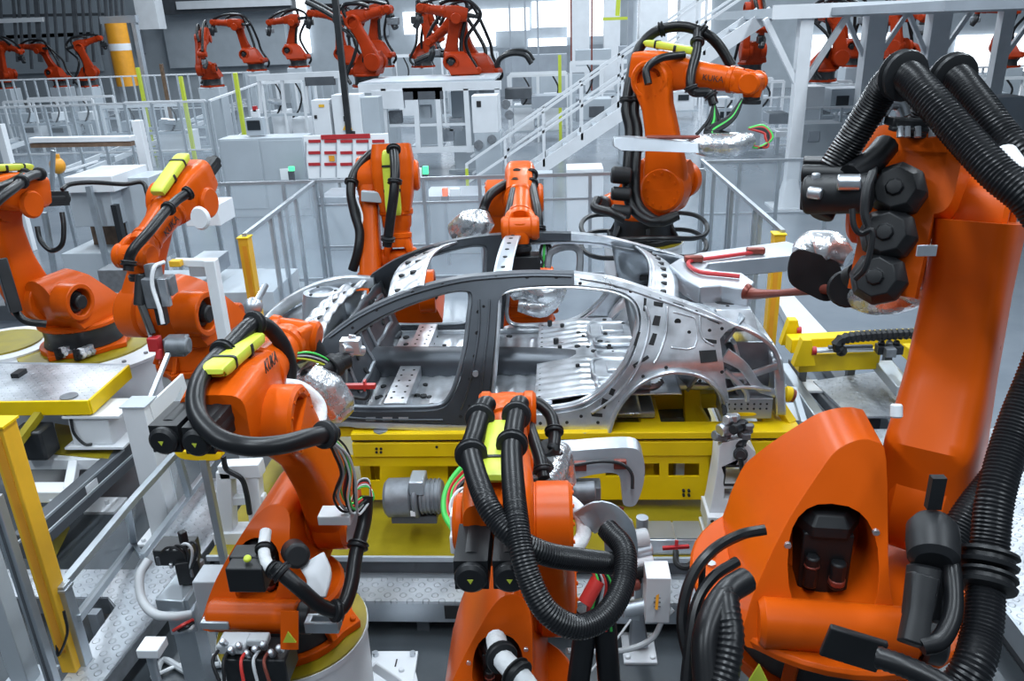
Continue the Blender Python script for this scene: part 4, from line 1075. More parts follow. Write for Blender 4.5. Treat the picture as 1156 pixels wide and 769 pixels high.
m = MB(); pin(m, [(578,332,6.9),(595,326,6.85),(615,330,6.85),(630,326,6.85),(612,346,6.9),(585,344,6.9)], [.06,.10,.12,.08,.10,.06], 16); tool_part(rN, 'foil_wrap', m, 'foil')

# --- left edge robots
rL = robot('orange robot with black base at the left edge of the hall', -5.09, 7.72, .58, -102, .88, 6, 10, motors=((.09,-.06),(-.02,-.06)), mr=1.4, pv=.42, lw=1.3, br=1.25)
pxhose(rL, [(46,196,7.65),(32,200,7.35),(16,212,7.05),(-2,226,6.85),(-20,245,6.75)], .048, False, (.05,.4))
pxhose(rL, [(30,196,7.65),(14,206,7.35),(-6,214,7.05)], .048, False, (.1,))
pxhose(rL, [(42,256,7.55),(46,272,7.55),(58,283,7.55),(70,276,7.55),(72,256,7.55),(70,240,7.55)], .026, False)
pxhose(rL, [(70,214,7.75),(80,208,7.85),(105,206,7.95),(140,208,8.05),(160,206,8.15),(166,218,8.15),(170,242,8.15)], .026, False)
pxhose(rL, [(4,318,7.55),(14,345,7.45),(28,362,7.45),(52,366,7.55)], .04, False)
m = MB(); m.bar(at(0,292,D=7.25), at(18,352,D=7.35), .10, .16); tool_part(rL, 'cable_guide', m, 'black_metal', bevel=.01)
rT = robot('orange robot on white column holding a red tipped tool', -3.51, 6.95, .66, -98, .95, -38, -24, ring='orange', motors=((.06,.0),), pv=.45)
pedestal('white round pedestal under the red tipped tool robot', -3.51, 6.95, .66, .36)
pxhose(rT, [(214,217,7.0),(200,226,6.9),(184,242,6.7),(168,262,6.5),(152,280,6.4),(146,292,6.4),(145,306,6.4)], .044, False, (.04,.28,.9))
m = MB(); m.lathe(at(228,246,D=6.7), V(-.3,-1,.1), [(.09,0),(.10,.02),(.085,.04),(.055,.04)], 20); tool_part(rT, 'cable_drum', m, 'white')
m = MB(); m.cyl(at(172,298,D=6.6), at(176,322,D=6.6), .07, n=14); m.box(at(186,322,D=6.6), (.16,.12,.16)); m.box(at(172,330,D=6.6), (.10,.12,.26)); tool_part(rT, 'gun_adapter', m, 'casting', bevel=.012)
m = MB(); m.cyl(at(160,310,D=6.6), at(158,345,D=6.6), .05, n=12); m.bar(at(158,340,D=6.6), at(172,378,D=6.6), .05, .07); m.box(at(182,352,D=6.65), (.08,.08,.22)); tool_part(rT, 'gun_cylinder', m, 'black_metal', bevel=.008)
m = MB(); m.bar(at(164,356,D=6.6), at(170,382,D=6.6), .03, .035); m.box(at(186,330,D=6.55), (.07,.05,.24)); tool_part(rT, 'gun_frame', m, 'alu', bevel=.006)
m = MB(); m.box(at(175,388,D=6.6), (.09,.09,.12)); m.cyl(at(180,394,D=6.6), at(180,406,D=6.6), .03, n=10); o = tool_part(rT, 'tool_tip', m, 'red', bevel=.008); o['label'] = 'red tool tip'
pxcable(rT, [(185,296,6.6),(174,302,6.5),(172,322,6.5),(180,348,6.5),(184,366,6.5)], .018, 'white')
m = MB(); m.box(at(200,390,D=6.7), (.18,.14,.16)); m.cyl(at(188,390,D=6.6), at(214,390,D=6.6), .07, n=14); tool_part(rT, 'counterweight', m, 'casting', bevel=.015)
text('KUKA', 'maker_name', rT.root, rT.F(.56,.142,.03), -rT.d, rT.up, .10, 'ink')

for (nm, x_, y_, h_) in (('pale round pedestal under the folded robot behind the windscreen', -1.53, 7.43, .65), ('pale round pedestal under the twin hose robot behind the car', -.36, 7.75, .65)):
    pedestal(nm, x_, y_, h_, .40)
# ------------------------------------------------------------------ yellow carrier, walkways and stands of the cell
YB = 4.80
cx = lambda px, py=495, y=YB: at(px, py, y=y).x
cz = lambda px, py, y=YB: at(px, py, y=y).z
car_b = thing('car_carrier', 'yellow steel carrier under the bare car body', 'carrier', (0, 5.7, .4))
z1, z2, z3, z4, z5 = cz(640,489), cz(640,496.5), cz(640,500), cz(640,516), cz(640,566)
xl, xr = cx(396), cx(906,490)
b = rect(xl, xr, YB, YB+.16, z2, z1); b.build('side_rail', 'yellow', car_b, bevel=.006)
b = rect(xl, xr, YB+.03, YB+.14, z3, z2); b.build('rail_gap', 'darkgrey', car_b)
b = rect(xl, xr, YB+.005, YB+.15, z4, z3); b.build('side_rail', 'yellow', car_b, bevel=.006)
xp0, xp1 = cx(396,540), cx(800,540)
hole = lambda a, c, e, f: [(cx(a,c),cz(a,c)),(cx(e,c),cz(e,c)),(cx(e,f),cz(e,f)),(cx(a,f),cz(a,f))]
hs_ = [hole(398,528,428,545), hole(505,528,530,545), hole(600,528,625,543), hole(684,526,702,540), hole(727,525,745,540), hole(755,525,790,540)]
b = MB(); b.prism([(xp0,z4),(xp1,z4),(xp1,z5),(xp0,z5)], lambda u, v, w: V(u, YB+.02+w, v), 0, .02, hs_)
pn = b.build('side_panel', 'yellow', car_b, bevel=.004)
b = MB()
for (px, py) in ((772,555),(778,555),(772,560),(778,560),(425,507),(430,507),(425,511),(430,511),(493,505)): b.cyl(V(cx(px,py),YB+.0,cz(px,py)), V(cx(px,py),YB+.025,cz(px,py)), .010, n=8)
inlay(pn, b, 'hole')
b = rect(xp0, xp1, YB+.25, YB+.28, z5, z4-.02); b.build('rear_panel', 'yellow', car_b)
for i, px in enumerate((410,470,560,650,735,770,800)):
    b = rect(cx(px,540)-.03, cx(px,540)+.03, YB+.10, YB+.20, z5, z4); b.build('rib', 'light' if i == 5 else 'darkgrey' if i % 2 else 'yellow', car_b)
for x0 in (-1.5, -.35, .62, 1.45):
    b = rect(x0-.07, x0+.07, YB+.1, 6.6, z3, z1-.005); b.build('cross_beam', 'yellow', car_b, bevel=.006)
b = rect(xl, xr, 6.45, 6.6, z3, z1); b.build('side_rail', 'yellow', car_b, bevel=.006)
# things seen through the rear wheel arch
b = MB(); b.bar(at(695,452,y=5.5), at(815,448,y=5.5), .14, .12); b.build('jack_beam', 'yellow', car_b, bevel=.008)
b = MB(); b.bar(at(782,482,y=5.3), at(780,434,y=5.3), .12, .10); b.bar(at(800,482,y=5.25), at(776,440,y=5.3), .06, .05); b.build('jack_post', 'yellow', car_b, bevel=.008)
b = MB(); b.bar(at(690,470,y=5.4), at(800,468,y=5.4), .20, .05); b.build('jack_plate', 'casting', car_b)
b = MB(); b.bar(at(810,470,y=5.6), at(905,466,y=5.6), .30, .03); b.build('cover_plate', 'light', car_b)
b = MB(); b.bar(at(872,446,y=5.1), at(893,478,y=4.95), .07, .05); b.build('brace', 'yellow', car_b)
b = MB(); b.bar(at(896,440,y=5.6), at(908,480,y=4.95), .04, .05); b.build('brace', 'profile', car_b)
b = MB(); b.cyl(at(886,444,y=5.0), at(893,446,y=5.0), .055, n=18, bev=.01); b.build('locating_pin', 'yellow', car_b)
b = MB(); b.cyl(at(893,446,y=5.0), at(896,447,y=5.0), .045, n=18); b.build('pin_end', 'copper', car_b)
for px in (430, 560, 660):
    b = MB(); q = at(px,488,y=YB+.05); b.cyl(q, q+V(0,0,.02), .05, n=16); b.build('rest_pad', 'profile', car_b)

# raised machine base with its olive top, and the tread plate walkways
mb_ = thing('conveyor_bed', 'long olive topped base under the yellow carrier', 'machine base', (0, 5.4, 0))
q0 = at(460,628,z=.4); q1 = at(235,628,z=.4); q2 = at(868,622,z=.4)
b = rect(q1.x, q2.x, q0.y, 6.9, .37, .40); b.build('top_plate', 'olive', mb_)
b = rect(q1.x-.01, q2.x+.01, q0.y-.02, q0.y, .37, .404); b.build('edge_trim', 'light', mb_)
b = rect(q1.x+.02, q2.x-.02, q0.y+.01, 6.85, .02, .37); b.build('plinth', 'darkgrey', mb_)
b = rect(q1.x, q2.x, q0.y-.06, q0.y+.01, .10, .26); b.build('cable_duct', 'profile', mb_)
wk = thing('tread_plate_walkway', 'tread plate step running in front of the olive base', 'walkway', (0, 4.1, 0), 0, 'tread plate walkways')
yf = at(460,679,z=.28).y; yb_ = q0.y-.07
b = rect(-1.9, 1.1, yf, yb_, .262, .28); b.build('tread_plate', 'plate', wk)
b = rect(-1.9, 1.1, yf, yf+.03, .12, .262); b.build('front_edge', 'profile', wk)
for x in (-1.8, -.9, 0, .9): b = rect(x-.04, x+.04, yf+.05, yb_-.05, .0, .262); b.build('support', 'darkgrey', wk)
b = MB(); b.box(at(515,688,z=.2), (.14,.06,.10)); b.build('cable_port', 'hole', wk)
wk2 = thing('tread_plate_walkway', 'tread plate walkway running into the hall beside the bottom left fence', 'walkway', (-3, 4.5, 0), 0, 'tread plate walkways')
zw = .26
b = MB(); b.prism([(at(*p, z=zw).x, at(*p, z=zw).y) for p in ((111,775),(200,662),(238,612),(290,540),(228,540),(168,612),(131,684),(127,690),(66,775))], lambda u, v, w: V(u,v,w), zw-.018, zw)
b.prism([(at(*p, z=zw).x, at(*p, z=zw).y) for p in ((0,643),(158,643),(131,684),(122,674),(0,674))], lambda u, v, w: V(u,v,w), zw-.018, zw+.0005)
b.build('tread_plate', 'plate', wk2)
for (p, q) in (((111,775),(200,662)),((200,662),(290,540)),((0,674),(122,674)),((122,674),(131,686))):
    b = MB(); P0, P1 = at(*p, z=zw), at(*q, z=zw); b.bar(P0+V(0,0,-.07), P1+V(0,0,-.07), .012, .12); b.build('side_plate', 'casting', wk2)
for (px, py) in ((120,745),(190,665),(60,700),(105,700),(240,600)):
    b = MB(); p = at(px, py, z=zw); b.box(p+V(-.05,.1,-.14), (.06,.06,.24)); b.build('support', 'midgrey', wk2)
wk3 = thing('tread_plate_walkway', 'tread plate walkway behind the huge right robot', 'walkway', (2.6, 5.5, 0), 0, 'tread plate walkways')
c = at(1128,600,z=.25)
b = rect(c.x-.35, c.x+1.1, c.y-1.3, c.y+1.5, .232, .25); b.build('tread_plate', 'plate', wk3)
b = rect(c.x-.33, c.x+1.08, c.y-1.28, c.y+1.48, .0, .232); b.build('plinth', 'darkgrey', wk3)
b = rect(c.x-.37, c.x-.35, c.y-1.3, c.y+1.5, .10, .25); b.build('edge_strip', 'profile', wk3)
wk4 = thing('tread_plate_walkway', 'small tread plate landing beside the yellow right conveyor', 'walkway', (2.4, 6.3, 0), 0, 'tread plate walkways')
b = slab(((918,430),(1000,418),(1048,470),(960,470)), .32, .02); b.build('tread_plate', 'plate', wk4)

# low guard rail at the bottom left
gr = thing('guard_rail', 'low guard rail of bright aluminium profile at the bottom left', 'guard rail', at(95,745,z=.26))
T0 = at(95,748,z=.26); top0 = V(T0.x, T0.y, at(66,662,y=T0.y).z)
b = pole(T0, top0+V(0,0,.02), .07); b.build('post', 'profile', gr, bevel=.004)
yr1 = at(151,618,z=.26); pt1 = V(yr1.x, yr1.y, at(139,570,y=yr1.y).z)
t1 = at(152,563,z=top0.z); 
def rail(p, q, nm='rail', w=.045, par=gr, mt='profile'):
    m = MB(); m.bar(p, q, w, w); return m.build(nm, mt, par, bevel=.004)
rail(top0, t1); rail(t1, at(200,510,z=top0.z))
rail(at(87,699,y=T0.y), at(151,614,y=yr1.y)); rail(t1.lerp(top0,.12), at(151,614,y=yr1.y))
rail(at(160,628,z=.35), at(240,523,z=.35)); rail(at(200,512,z=top0.z), at(214,560,y=at(200,512,z=top0.z).y)); rail(at(151,614,y=yr1.y), at(160,628,z=.35), w=.03)
rail(top0, V(top0.x, top0.y, top0.z-.02), 'cap', .085, mt='alu')
pn_ = MB(); A_, B_ = top0+V(0,0,-.04), t1+V(0,0,-.04); pn_.add([A_, B_, at(151,612,y=yr1.y), at(87,697,y=T0.y)], [(0,1,2,3)]); pn_.build('pane', 'pane', gr)

# posts at the bottom left
def post(name, label, cat, p, q, w, h, mt, foot=0, group=None, cap=None):
    t = thing(name, label, cat, tuple(p), 0, group)
    m = MB(); m.bar(p, q, w, h, (0,1,0)); m.build('shaft', mt, t, bevel=.005)
    if foot:
        m = MB(); m.box(Vector(p)+V(0,0,.012), (foot,foot,.024))
        for sx in (-1,1):
            for sy in (-1,1): m.cyl(Vector(p)+V(sx*foot*.38,sy*foot*.38,.02), Vector(p)+V(sx*foot*.38,sy*foot*.38,.05), .018, n=8)
        m.build('foot_plate', mt, t, bevel=.004)
    if cap:
        m = MB(); m.box(Vector(q)+V(0,0,.006), (w+.02,h+.02,.012)); m.build('cap', cap, t)
    return t
def vpost(px, py, z0, pyt, **k):
    p = at(px, py, z=z0); q = V(p.x, p.y, 0); 
    lo, hi = 0., 6.
    for _ in range(40):
        m_ = (lo+hi)/2; v = CAMROT.transposed() @ (V(p.x,p.y,m_)-CAMLOC); y_ = CY-FPX*v.y/-v.z
        if y_ > pyt: lo = m_
        else: hi = m_
    return p, V(p.x, p.y, lo)
p, q = vpost(84,752,.26,478); t = post('light_curtain_post', 'tall yellow light curtain post at the bottom left corner', 'post', p, q, .085, .11, 'post_yellow', cap='yellow', group='yellow light curtain posts')
m = MB(); m.bar(p+V(.0,-.057,.15), q+V(.0,-.057,-.05), .04, .004, (0,1,0)); m.build('sensor_window', 'barrel', t)
pxc = MB(); pxc.tube([at(72,690,y=p.y-.08), at(76,715,y=p.y-.1), at(66,740,y=p.y-.08), at(64,728,y=p.y-.05)], .008, 6); pxc.build('cable', 'black', t)
p, q = vpost(62,775,.26,560); t = post('fence_post', 'slotted aluminium post beside the tall yellow light curtain post', 'post', p, q, .055, .055, 'profile', group='aluminium fence posts')
m = MB(); m.bar(p+V(0,-.029,.02), q+V(0,-.029,0), .014, .004, (0,1,0)); m.build('slot', 'darkgrey', t)
p, q = vpost(60,772,.0,610); post('fence_post', 'pale square post leaning out of the bottom left corner', 'post', p+V(-.16,0,0), q+V(-.16,0,0), .11, .11, 'light', .26)
p, q = vpost(190,603,.0,455); t = post('square_post', 'white square post with a flat cap beside the yellow platform', 'post', p, q, .17, .17, 'white', .34, cap='light')
m = MB(); m.bar(q+V(.05,.05,-.02), at(190,400,D=6.2), .03, .03); m.build('brace_bar', 'profile', t)
m = MB(); m.bar(q+V(.08,.0,-.12), at(206,420,D=6.2)+V(0,0,-.12), .02, .22); m.build('side_panel', 'white', t)
m = MB(); m.add([q+V(.09,.05,-.25), at(205,428,D=6.2), at(206,470,D=6.1), q+V(.09,.05,-.85)], [(0,1,2,3)]); m.build('pane', 'pane', t)

# tread plate platform with yellow edge, on white frames
pf = thing('work_platform', 'raised tread plate platform with yellow edge at the left', 'platform', (-4.3, 6, 0))
zp = .9
cs = [(145,413),(100,453),(-40,455),(-40,410)]
b = slab(cs, zp, .012); b.build('tread_plate', 'plate', pf)
for (p_, q_) in ((cs[0], cs[1]), (cs[1], cs[2])):
    P0, P1 = at(*p_, z=zp), at(*q_, z=zp); b = MB(); b.bar(P0+V(0,0,-.055), P1+V(0,0,-.055), .025, .125); b.build('edge_plate', 'yellow', pf, bevel=.004)
b = slab([(146,411),(98,455),(-40,457),(-40,408)], zp-.115, .03); b.build('under_frame', 'midgrey', pf)
m = MB(); m.box(at(22,424,z=zp)+V(0,0,.02), (.07,.12,.04)); m.build('latch', 'black', pf)
m = MB(); m.cyl(at(78,448,z=zp), at(78,448,z=zp)+V(0,0,.01), .07, n=16); m.build('drain', 'casting', pf)
for (px, py, w_) in ((112,478,.34),):
    c = at(px, py, z=.62); m = MB(); m.box(c, (w_,.28,.26)); lg = m.build('support_leg', 'white', pf, bevel=.01)
    m = MB(); m.box(c+V(.02,0,-.14), (w_+.16,.36,.02)); m.build('flange', 'white', pf); m = MB(); m.box(c+V(.05,0,.14), (w_+.14,.34,.02)); m.build('flange', 'white', pf)
    m = MB(); m.tube([c+V(-.13,-.15,.12), c+V(-.12,-.17,0), c+V(-.06,-.17,-.10), c+V(0,-.16,-.11)], .012, 6); m.build('cable', 'black', pf)
b = slab([(62,478),(140,490),(122,518),(60,512)], .42, .05); b.build('base_plate', 'olive', pf)
m = MB(); m.bar(at(20,500,z=.7), at(44,468,z=.8), .06, .06); m.build('brace', 'olive', pf)
m = MB(); m.box(at(40,498,z=.6), (.26,.2,.26)); m.build('drive_unit', 'black_metal', pf, bevel=.02)
fr_ = thing('floor_frame', 'white welded floor frame under the left platform', 'frame', (-4, 5, 0))
for (p_, q_, zz, w_) in (((28,520),(128,520),.36,.14),((30,556),(92,556),.34,.15),((128,520),(92,556),.35,.10),((78,556),(84,524),.35,.07)):
    m = MB(); m.bar(at(*p_, z=zz), at(*q_, z=zz), w_, .10); m.build('beam', 'white', fr_, bevel=.008)
m = MB(); m.box(at(78,560,z=.3), (.2,.2,.04)); m.build('foot_plate', 'white', fr_)
m = MB(); m.bar(at(25,618,z=.32), at(148,508,z=.32), .12, .20); bt_ = tag(m.build('track_beam', 'darkgrey', None, bevel=.006), 'dark track beam with bright edges crossing the lower left floor', 'beam')
for o_ in (-.065, .065):
    d_ = (at(148,508,z=.32)-at(25,618,z=.32)).normalized().cross(V(0,0,1))*o_
    m = MB(); m.bar(at(25,618,z=.42)+d_, at(148,508,z=.42)+d_, .012, .02); m.build('edge_strip', 'profile', bt_)
b = slab([(40,572),(72,572),(52,610),(30,600)], .25, .2); tag(b.build('olive_plinth', 'olive'), 'small olive plinth behind the lower left track beam', 'plinth')
m = MB(); m.box(at(120,573,z=0)+V(0,0,.015), (.26,.22,.03)); m.cyl(at(122,570,z=.02), at(122,570,z=.02)+V(0,0,.05), .02, n=8); tag(m.build('anchor_plate', 'white', None, bevel=.004), 'white bolted anchor plate on the dark floor at the left', 'plate')
# round robot plate on the left
pl_ = thing('robot_plinth', 'broad white round plinth under the left edge robot', 'plinth', (-5.09, 7.72, 0))
m = MB(); m.lathe((-5.09,7.72,0), (0,0,1), [(.92,0),(.92,.51),(.95,.53),(.95,.56)], 48); m.build('body', 'white', pl_)
m = MB(); m.lathe((-5.09,7.72,.56), (0,0,1), [(.66,0),(.66,.02)], 40); m.build('top_plate', 'olive', pl_)
m = MB()
for k in range(20):
    a = 2*PI*k/20; m.cyl(V(-5.09+.82*math.cos(a), 7.72+.82*math.sin(a), .555), V(-5.09+.82*math.cos(a), 7.72+.82*math.sin(a), .577), .022, n=8)
inlay(pl_.children[0], m, 'casting')
mf = thing('pipe_manifold', 'cluster of metal fittings on the white plinth of the left robot', 'manifold', at(80,402,z=.58))
for k in range(9):
    c = at(62+k*5.2, 398+(k*7 % 9), z=.60); m = MB(); m.cyl(c, c+V(0,0,.10), .035, n=10); m.cyl(c+V(0,0,.05), c+V(.06,-.04,.05), .022, n=8); m.build('fitting', ('alu','black','white','steel')[k % 4], mf)
lw_ = thing('robot_plinth', 'white plinth with round olive plate at the left picture edge', 'plinth', at(5,388,z=.6))
m = MB(); c = at(2,388,z=.6); m.lathe(V(c.x,c.y,0), (0,0,1), [(.55,0),(.55,.6)], 32); m.build('body', 'white', lw_)
m = MB(); m.lathe(V(c.x,c.y,.6), (0,0,1), [(.40,0),(.40,.02)], 32); m.build('top_plate', 'olive', lw_)
# small white posts beside the red tipped tool robot
t = thing('sensor_gallows', 'white angled post with a small yellow sensor in front of the red tipped robot', 'post', at(256,385,z=.6))
p = at(258,392,D=6.4); q = at(238,293,D=6.4)
m = MB(); m.bar(V(q.x,q.y,0), q, .09, .09, (0,1,0)); m.bar(q+V(0,0,-.03), at(198,296,D=6.4), .06, .06); m.build('frame', 'white', t, bevel=.006)
m = MB(); m.box(at(199,297,D=6.35), (.09,.07,.05)); m.build('sensor', 'post_yellow', t, bevel=.005)

# stand with clamp in front of the carrier
st = thing('clamp_stand', 'white cut-out stand with a clamp head in front of the carrier', 'stand', at(828,605,z=.4))
ys_ = at(828,605,z=.4).y
sx = lambda px, py: (at(px,py,y=ys_).x, at(px,py,y=ys_).z)
m = MB(); m.prism([sx(*p) for p in ((816,500),(838,496),(853,510),(852,570),(856,596),(797,596),(803,570),(810,530),(812,505))], lambda u, v, w: V(u, ys_+w, v), 0, .20, [[sx(*p) for p in ((819,526),(842,526),(842,547),(817,547))], [sx(*p) for p in ((818,552),(832,552),(832,564),(817,564))], [sx(*p) for p in ((817,581),(838,581),(836,587),(816,587))]])
so = m.build('column', 'white', st, bevel=.008)
m = MB()
for (a0, b0, a1, b1) in ((819,526,842,526),(842,526,842,547),(842,547,817,547),(817,547,819,526)): m.bar(V(*[*sx(a0,b0)][:1], ys_-.004, sx(a0,b0)[1]), V(sx(a1,b1)[0], ys_-.004, sx(a1,b1)[1]), .006, .018)
inlay(so, m, 'ink')
for (x0, x1, yy) in ((797,857,588),(794,860,612)):
    a, c = sx(x0, yy), sx(x1, yy); m = MB(); m.box(((a[0]+c[0])/2, ys_+.08, a[1]), (c[0]-a[0], .26, .12)); o = m.build('base_block', 'white', st, bevel=.006)
    m = MB()
    for k in (0, 1):
        for h in (-.03, .03): m.cyl(V((a[0]+.03) if k == 0 else (c[0]-.03), ys_-.055, a[1]+h), V((a[0]+.03) if k == 0 else (c[0]-.03), ys_-.045, a[1]+h), .013, n=8)
    inlay(o, m, 'ink')
for i, (px, py, rr) in enumerate(((815,492,.05),(822,484,.06),(834,480,.05),(842,492,.04),(826,472,.045),(838,500,.035),(846,482,.03))):
    c = at(px, py, y=ys_+.02); m = MB(); m.cyl(c+V(-rr,-.03*(i % 3),0), c+V(rr,.05,.02*((i % 2)*2-1)), rr*.7, n=12, bev=.006); m.box(c, (rr*1.3,rr*1.2,rr)); m.build('clamp_piece', ('casting','steel','black_metal')[i % 3], st, bevel=.005)
m = MB(); m.cyl(at(836,513,y=ys_-.10), at(836,513,y=ys_+.0), .045, n=18, bev=.008); m.cyl(at(836,514,y=ys_-.14), at(836,513,y=ys_-.1), .028, n=14); m.build('cylinder', 'black_metal', st)
m = MB(); m.tube([at(836,516,y=ys_-.14), at(838,530,y=ys_-.12), at(845,545,y=ys_-.08), at(848,560,y=ys_-.05), at(849,600,y=ys_-.05)], .016, 8); m.tube([at(816,440,y=5.0), at(817,455,y=4.9), at(819,470,y=ys_+.05)], .018, 8); m.build('cable', 'black', st)
# geared motor on the left of the base
gm = thing('geared_motor', 'grey geared motor lying on the olive base', 'motor', at(465,600,z=.4))
yg = 4.5; c0, c1 = at(436,562,y=yg), at(500,560,y=yg)
m = MB(); m.cyl(c0, c0.lerp(c1,.5), .13, n=28, bev=.02); m.cyl(c0.lerp(c1,.5), c0.lerp(c1,.6), .14, n=28, bev=.01); m.cyl(c0.lerp(c1,.6), c1, .11, n=28, bev=.01); mo_ = m.build('housing', 'casting', gm)
m = MB()
for k in range(5): m.cyl(c0.lerp(c1,.64+k*.07), c0.lerp(c1,.67+k*.07), .118, n=24)
m.build('fin', 'casting', gm) if False else inlay(mo_, m, 'casting')
m = MB(); m.box(at(472,545,y=yg-.02), (.10,.16,.10)); m.build('terminal_box', 'profile', gm, bevel=.01)
m = MB(); m.box(c0.lerp(c1,.5)+V(0,0,-.13), (.3,.16,.05)); m.build('mount', 'darkgrey', gm)
m = MB(); m.box(at(466,580,y=yg-.135), (.03,.004,.04)); m.build('label_plate', 'paper', gm)
# clear box with a red valve
vb = thing('valve_box', 'low grey lidded box with a red valve on the olive base', 'box', at(760,615,z=.4))
c = at(760,608,z=.46); m = MB(); m.box(c, (.36,.20,.12)); m.build('body', 'galv', vb, bevel=.008)
m = MB(); m.box(c+V(-.092,0,.065), (.17,.19,.01)); m.build('lid', 'alu', vb); m = MB(); m.box(c+V(.092,0,.065), (.17,.19,.01)); m.build('lid', 'alu', vb)
m = MB(); m.bar(at(748,619,D=4.75), at(778,617,D=4.75), .02, .018); m.bar(at(764,610,D=4.75), at(763,624,D=4.75), .02, .02); m.build('valve', 'red', vb)
m = MB(); m.tube([at(763,622,D=4.73), at(764,636,D=4.68), at(774,641,D=4.66), at(783,634,D=4.7), at(790,628,D=4.75)], .018, 8); m.build('hose', 'black', vb)
# tip dresser with its white box
td = thing('tip_dresser', 'tip dresser with white control box on a bolted foot right of the centre robot', 'tip dresser', at(722,730,z=0))
f0 = at(722,742,z=0)
m = MB(); m.box(f0+V(0,.06,.012), (.20,.26,.024)); 
for sx_ in (-.075,.075): m.cyl(f0+V(sx_,-.03,.02), f0+V(sx_,-.03,.04), .018, n=10)
m.build('foot_plate', 'white', td, bevel=.006)
m = MB(); m.cyl(f0+V(0,.08,.02), f0+V(0,.08,.95), .035, n=16); m.sweep([f0+V(0,.08,.05), f0+V(-.02,.08,.35)], [.12,.05], [.12,.05], (1,0,0), n=12); m.build('column', 'alu', td)
m = MB(); c = at(741,668,D=4.0); m.box(c, (.12,.14,.27)); wb = m.build('control_box', 'white', td, bevel=.006)
m = MB()
for k in range(6): m.box(at(742,660+k*5,D=3.93), (.035,.006,.006))
inlay(wb, m, 'ink')
m = MB(); m.bar(at(741,688,D=3.925), at(743,666,D=3.925), .014, .008); m.build('level_gauge', 'barrel', td)
for i, (px, py, rr, mt) in enumerate(((700,600,.055,'casting'),(716,612,.06,'wire_grey'),(724,625,.045,'alu'),(706,630,.05,'black_metal'),(718,648,.05,'black'),(710,664,.045,'copper'),(716,690,.05,'profile'),(726,636,.04,'white'))):
    c = at(px, py, D=4.05); m = MB(); m.cyl(c-V(rr*1.3,0,0), c+V(rr*1.2,.03,.01), rr*.8, n=14, bev=.006); m.box(c+V(0,.03,-.02), (rr*1.2,rr*1.6,rr*1.4)); m.build('gear_unit', mt, td, bevel=.005)
m = MB(); m.tube([at(760,688,D=4.0), at(748,700,D=4.0), at(735,722,D=4.02), at(700,735,D=4.0), at(640,735,D=3.9)], .014, 8); m.tube([at(712,700,D=4.0), at(690,730,D=3.9), at(665,760,D=3.8)], .006, 6); m.build('cable', 'wire_grey', td)
# test stand at the left with a hose
ts = thing('nozzle_cleaner', 'black cluttered nozzle cleaner with a beige hose on the left walkway', 'machine', at(215,690,z=.0))
for i, (px, py, sx_, sy_, sz_, mt) in enumerate(((200,622,.20,.14,.10,'black_metal'),(214,640,.12,.12,.14,'black'),(186,626,.10,.10,.06,'darkgrey'),(208,612,.04,.04,.14,'black'),(218,640,.10,.08,.06,'casting'),(205,670,.24,.16,.10,'profile'),(210,690,.20,.14,.14,'midgrey'),(192,632,.14,.02,.03,'steel'))):
    m = MB(); m.box(at(px, py, D=4.4), (sx_,sy_,sz_), Matrix.Rotation(.3*i, 3, 'Z')); m.build('block', mt, ts, bevel=.006)
m = MB()
c = at(212,700,D=4.4); m.bar(V(c.x,c.y,0), V(c.x,c.y,at(210,660,D=4.4).z), .12, .12, (0,1,0)); m.build('column', 'profile', ts)
for i in range(4):
    m = MB(); m.tube([at(178+i*8,628,D=4.35), at(190+i*9,618-i*2,D=4.3), at(205+i*6,622,D=4.3), at(214,640+i*2,D=4.35)], .008, 6); m.build('cable', ('black','black','wire_grey','black')[i], ts)
m = MB(); m.tube([at(168,632,D=4.35), at(158,650,D=4.3), at(160,676,D=4.25), at(174,693,D=4.2), at(196,696,D=4.2), at(215,694,D=4.25)], .024, 12); m.build('hose', 'wire_grey', ts)
for i in range(3):
    m = MB(); m.tube([at(196+i*6,712,D=4.2), at(206+i*5,706+i*2,D=4.15), at(218,700+i*3,D=4.2)], .010, 6); m.build('cable', ('wire_red','black','wire_grey')[i], ts)
jb = thing('junction_box', 'pale grey upright box left of the front robot', 'box', at(240,690,z=.4))
c = at(241,668,D=4.25); m = MB(); m.box(c, (.13,.15,.24)); m.build('body', 'light', jb, bevel=.006)
m = MB(); m.box(V(c.x,c.y,(c.z-.12)/2), (.05,.05,c.z-.12)); m.build('stem', 'profile', jb); m = MB(); m.cyl(c+V(.06,-.08,-.04), c+V(.06,-.074,-.04), .01, n=8); m.build('lock', 'black', jb)
jb2 = thing('junction_box', 'small white box on a stem near the bottom edge', 'box', at(172,745,z=0))
c = at(172,731,D=3.9); m = MB(); m.box(c, (.11,.10,.05)); m.build('body', 'white', jb2, bevel=.005)
m = MB(); m.cyl(V(c.x-.02,c.y,0), V(c.x-.02,c.y,c.z-.02), .022, n=12); m.build('stem', 'profile', jb2)
for (pp, rr, mt, lb) in (([(175,768,3.9),(185,745,3.95),(215,760,3.95),(240,752,4.0),(262,748,4.0)], .02, 'wire_grey', 'grey cable bundle on the floor before the front robot pedestal'),
        ([(170,765,3.85),(200,752,3.9),(235,742,3.95),(258,735,4.0)], .012, 'cloth', 'thin white cable curving over the floor by the front pedestal')):
    m = MB(); m.tube([at(x_, y_, z=.03) for x_, y_, _ in pp], rr, 8); tag(m.build('floor_cable', mt), lb, 'cable')
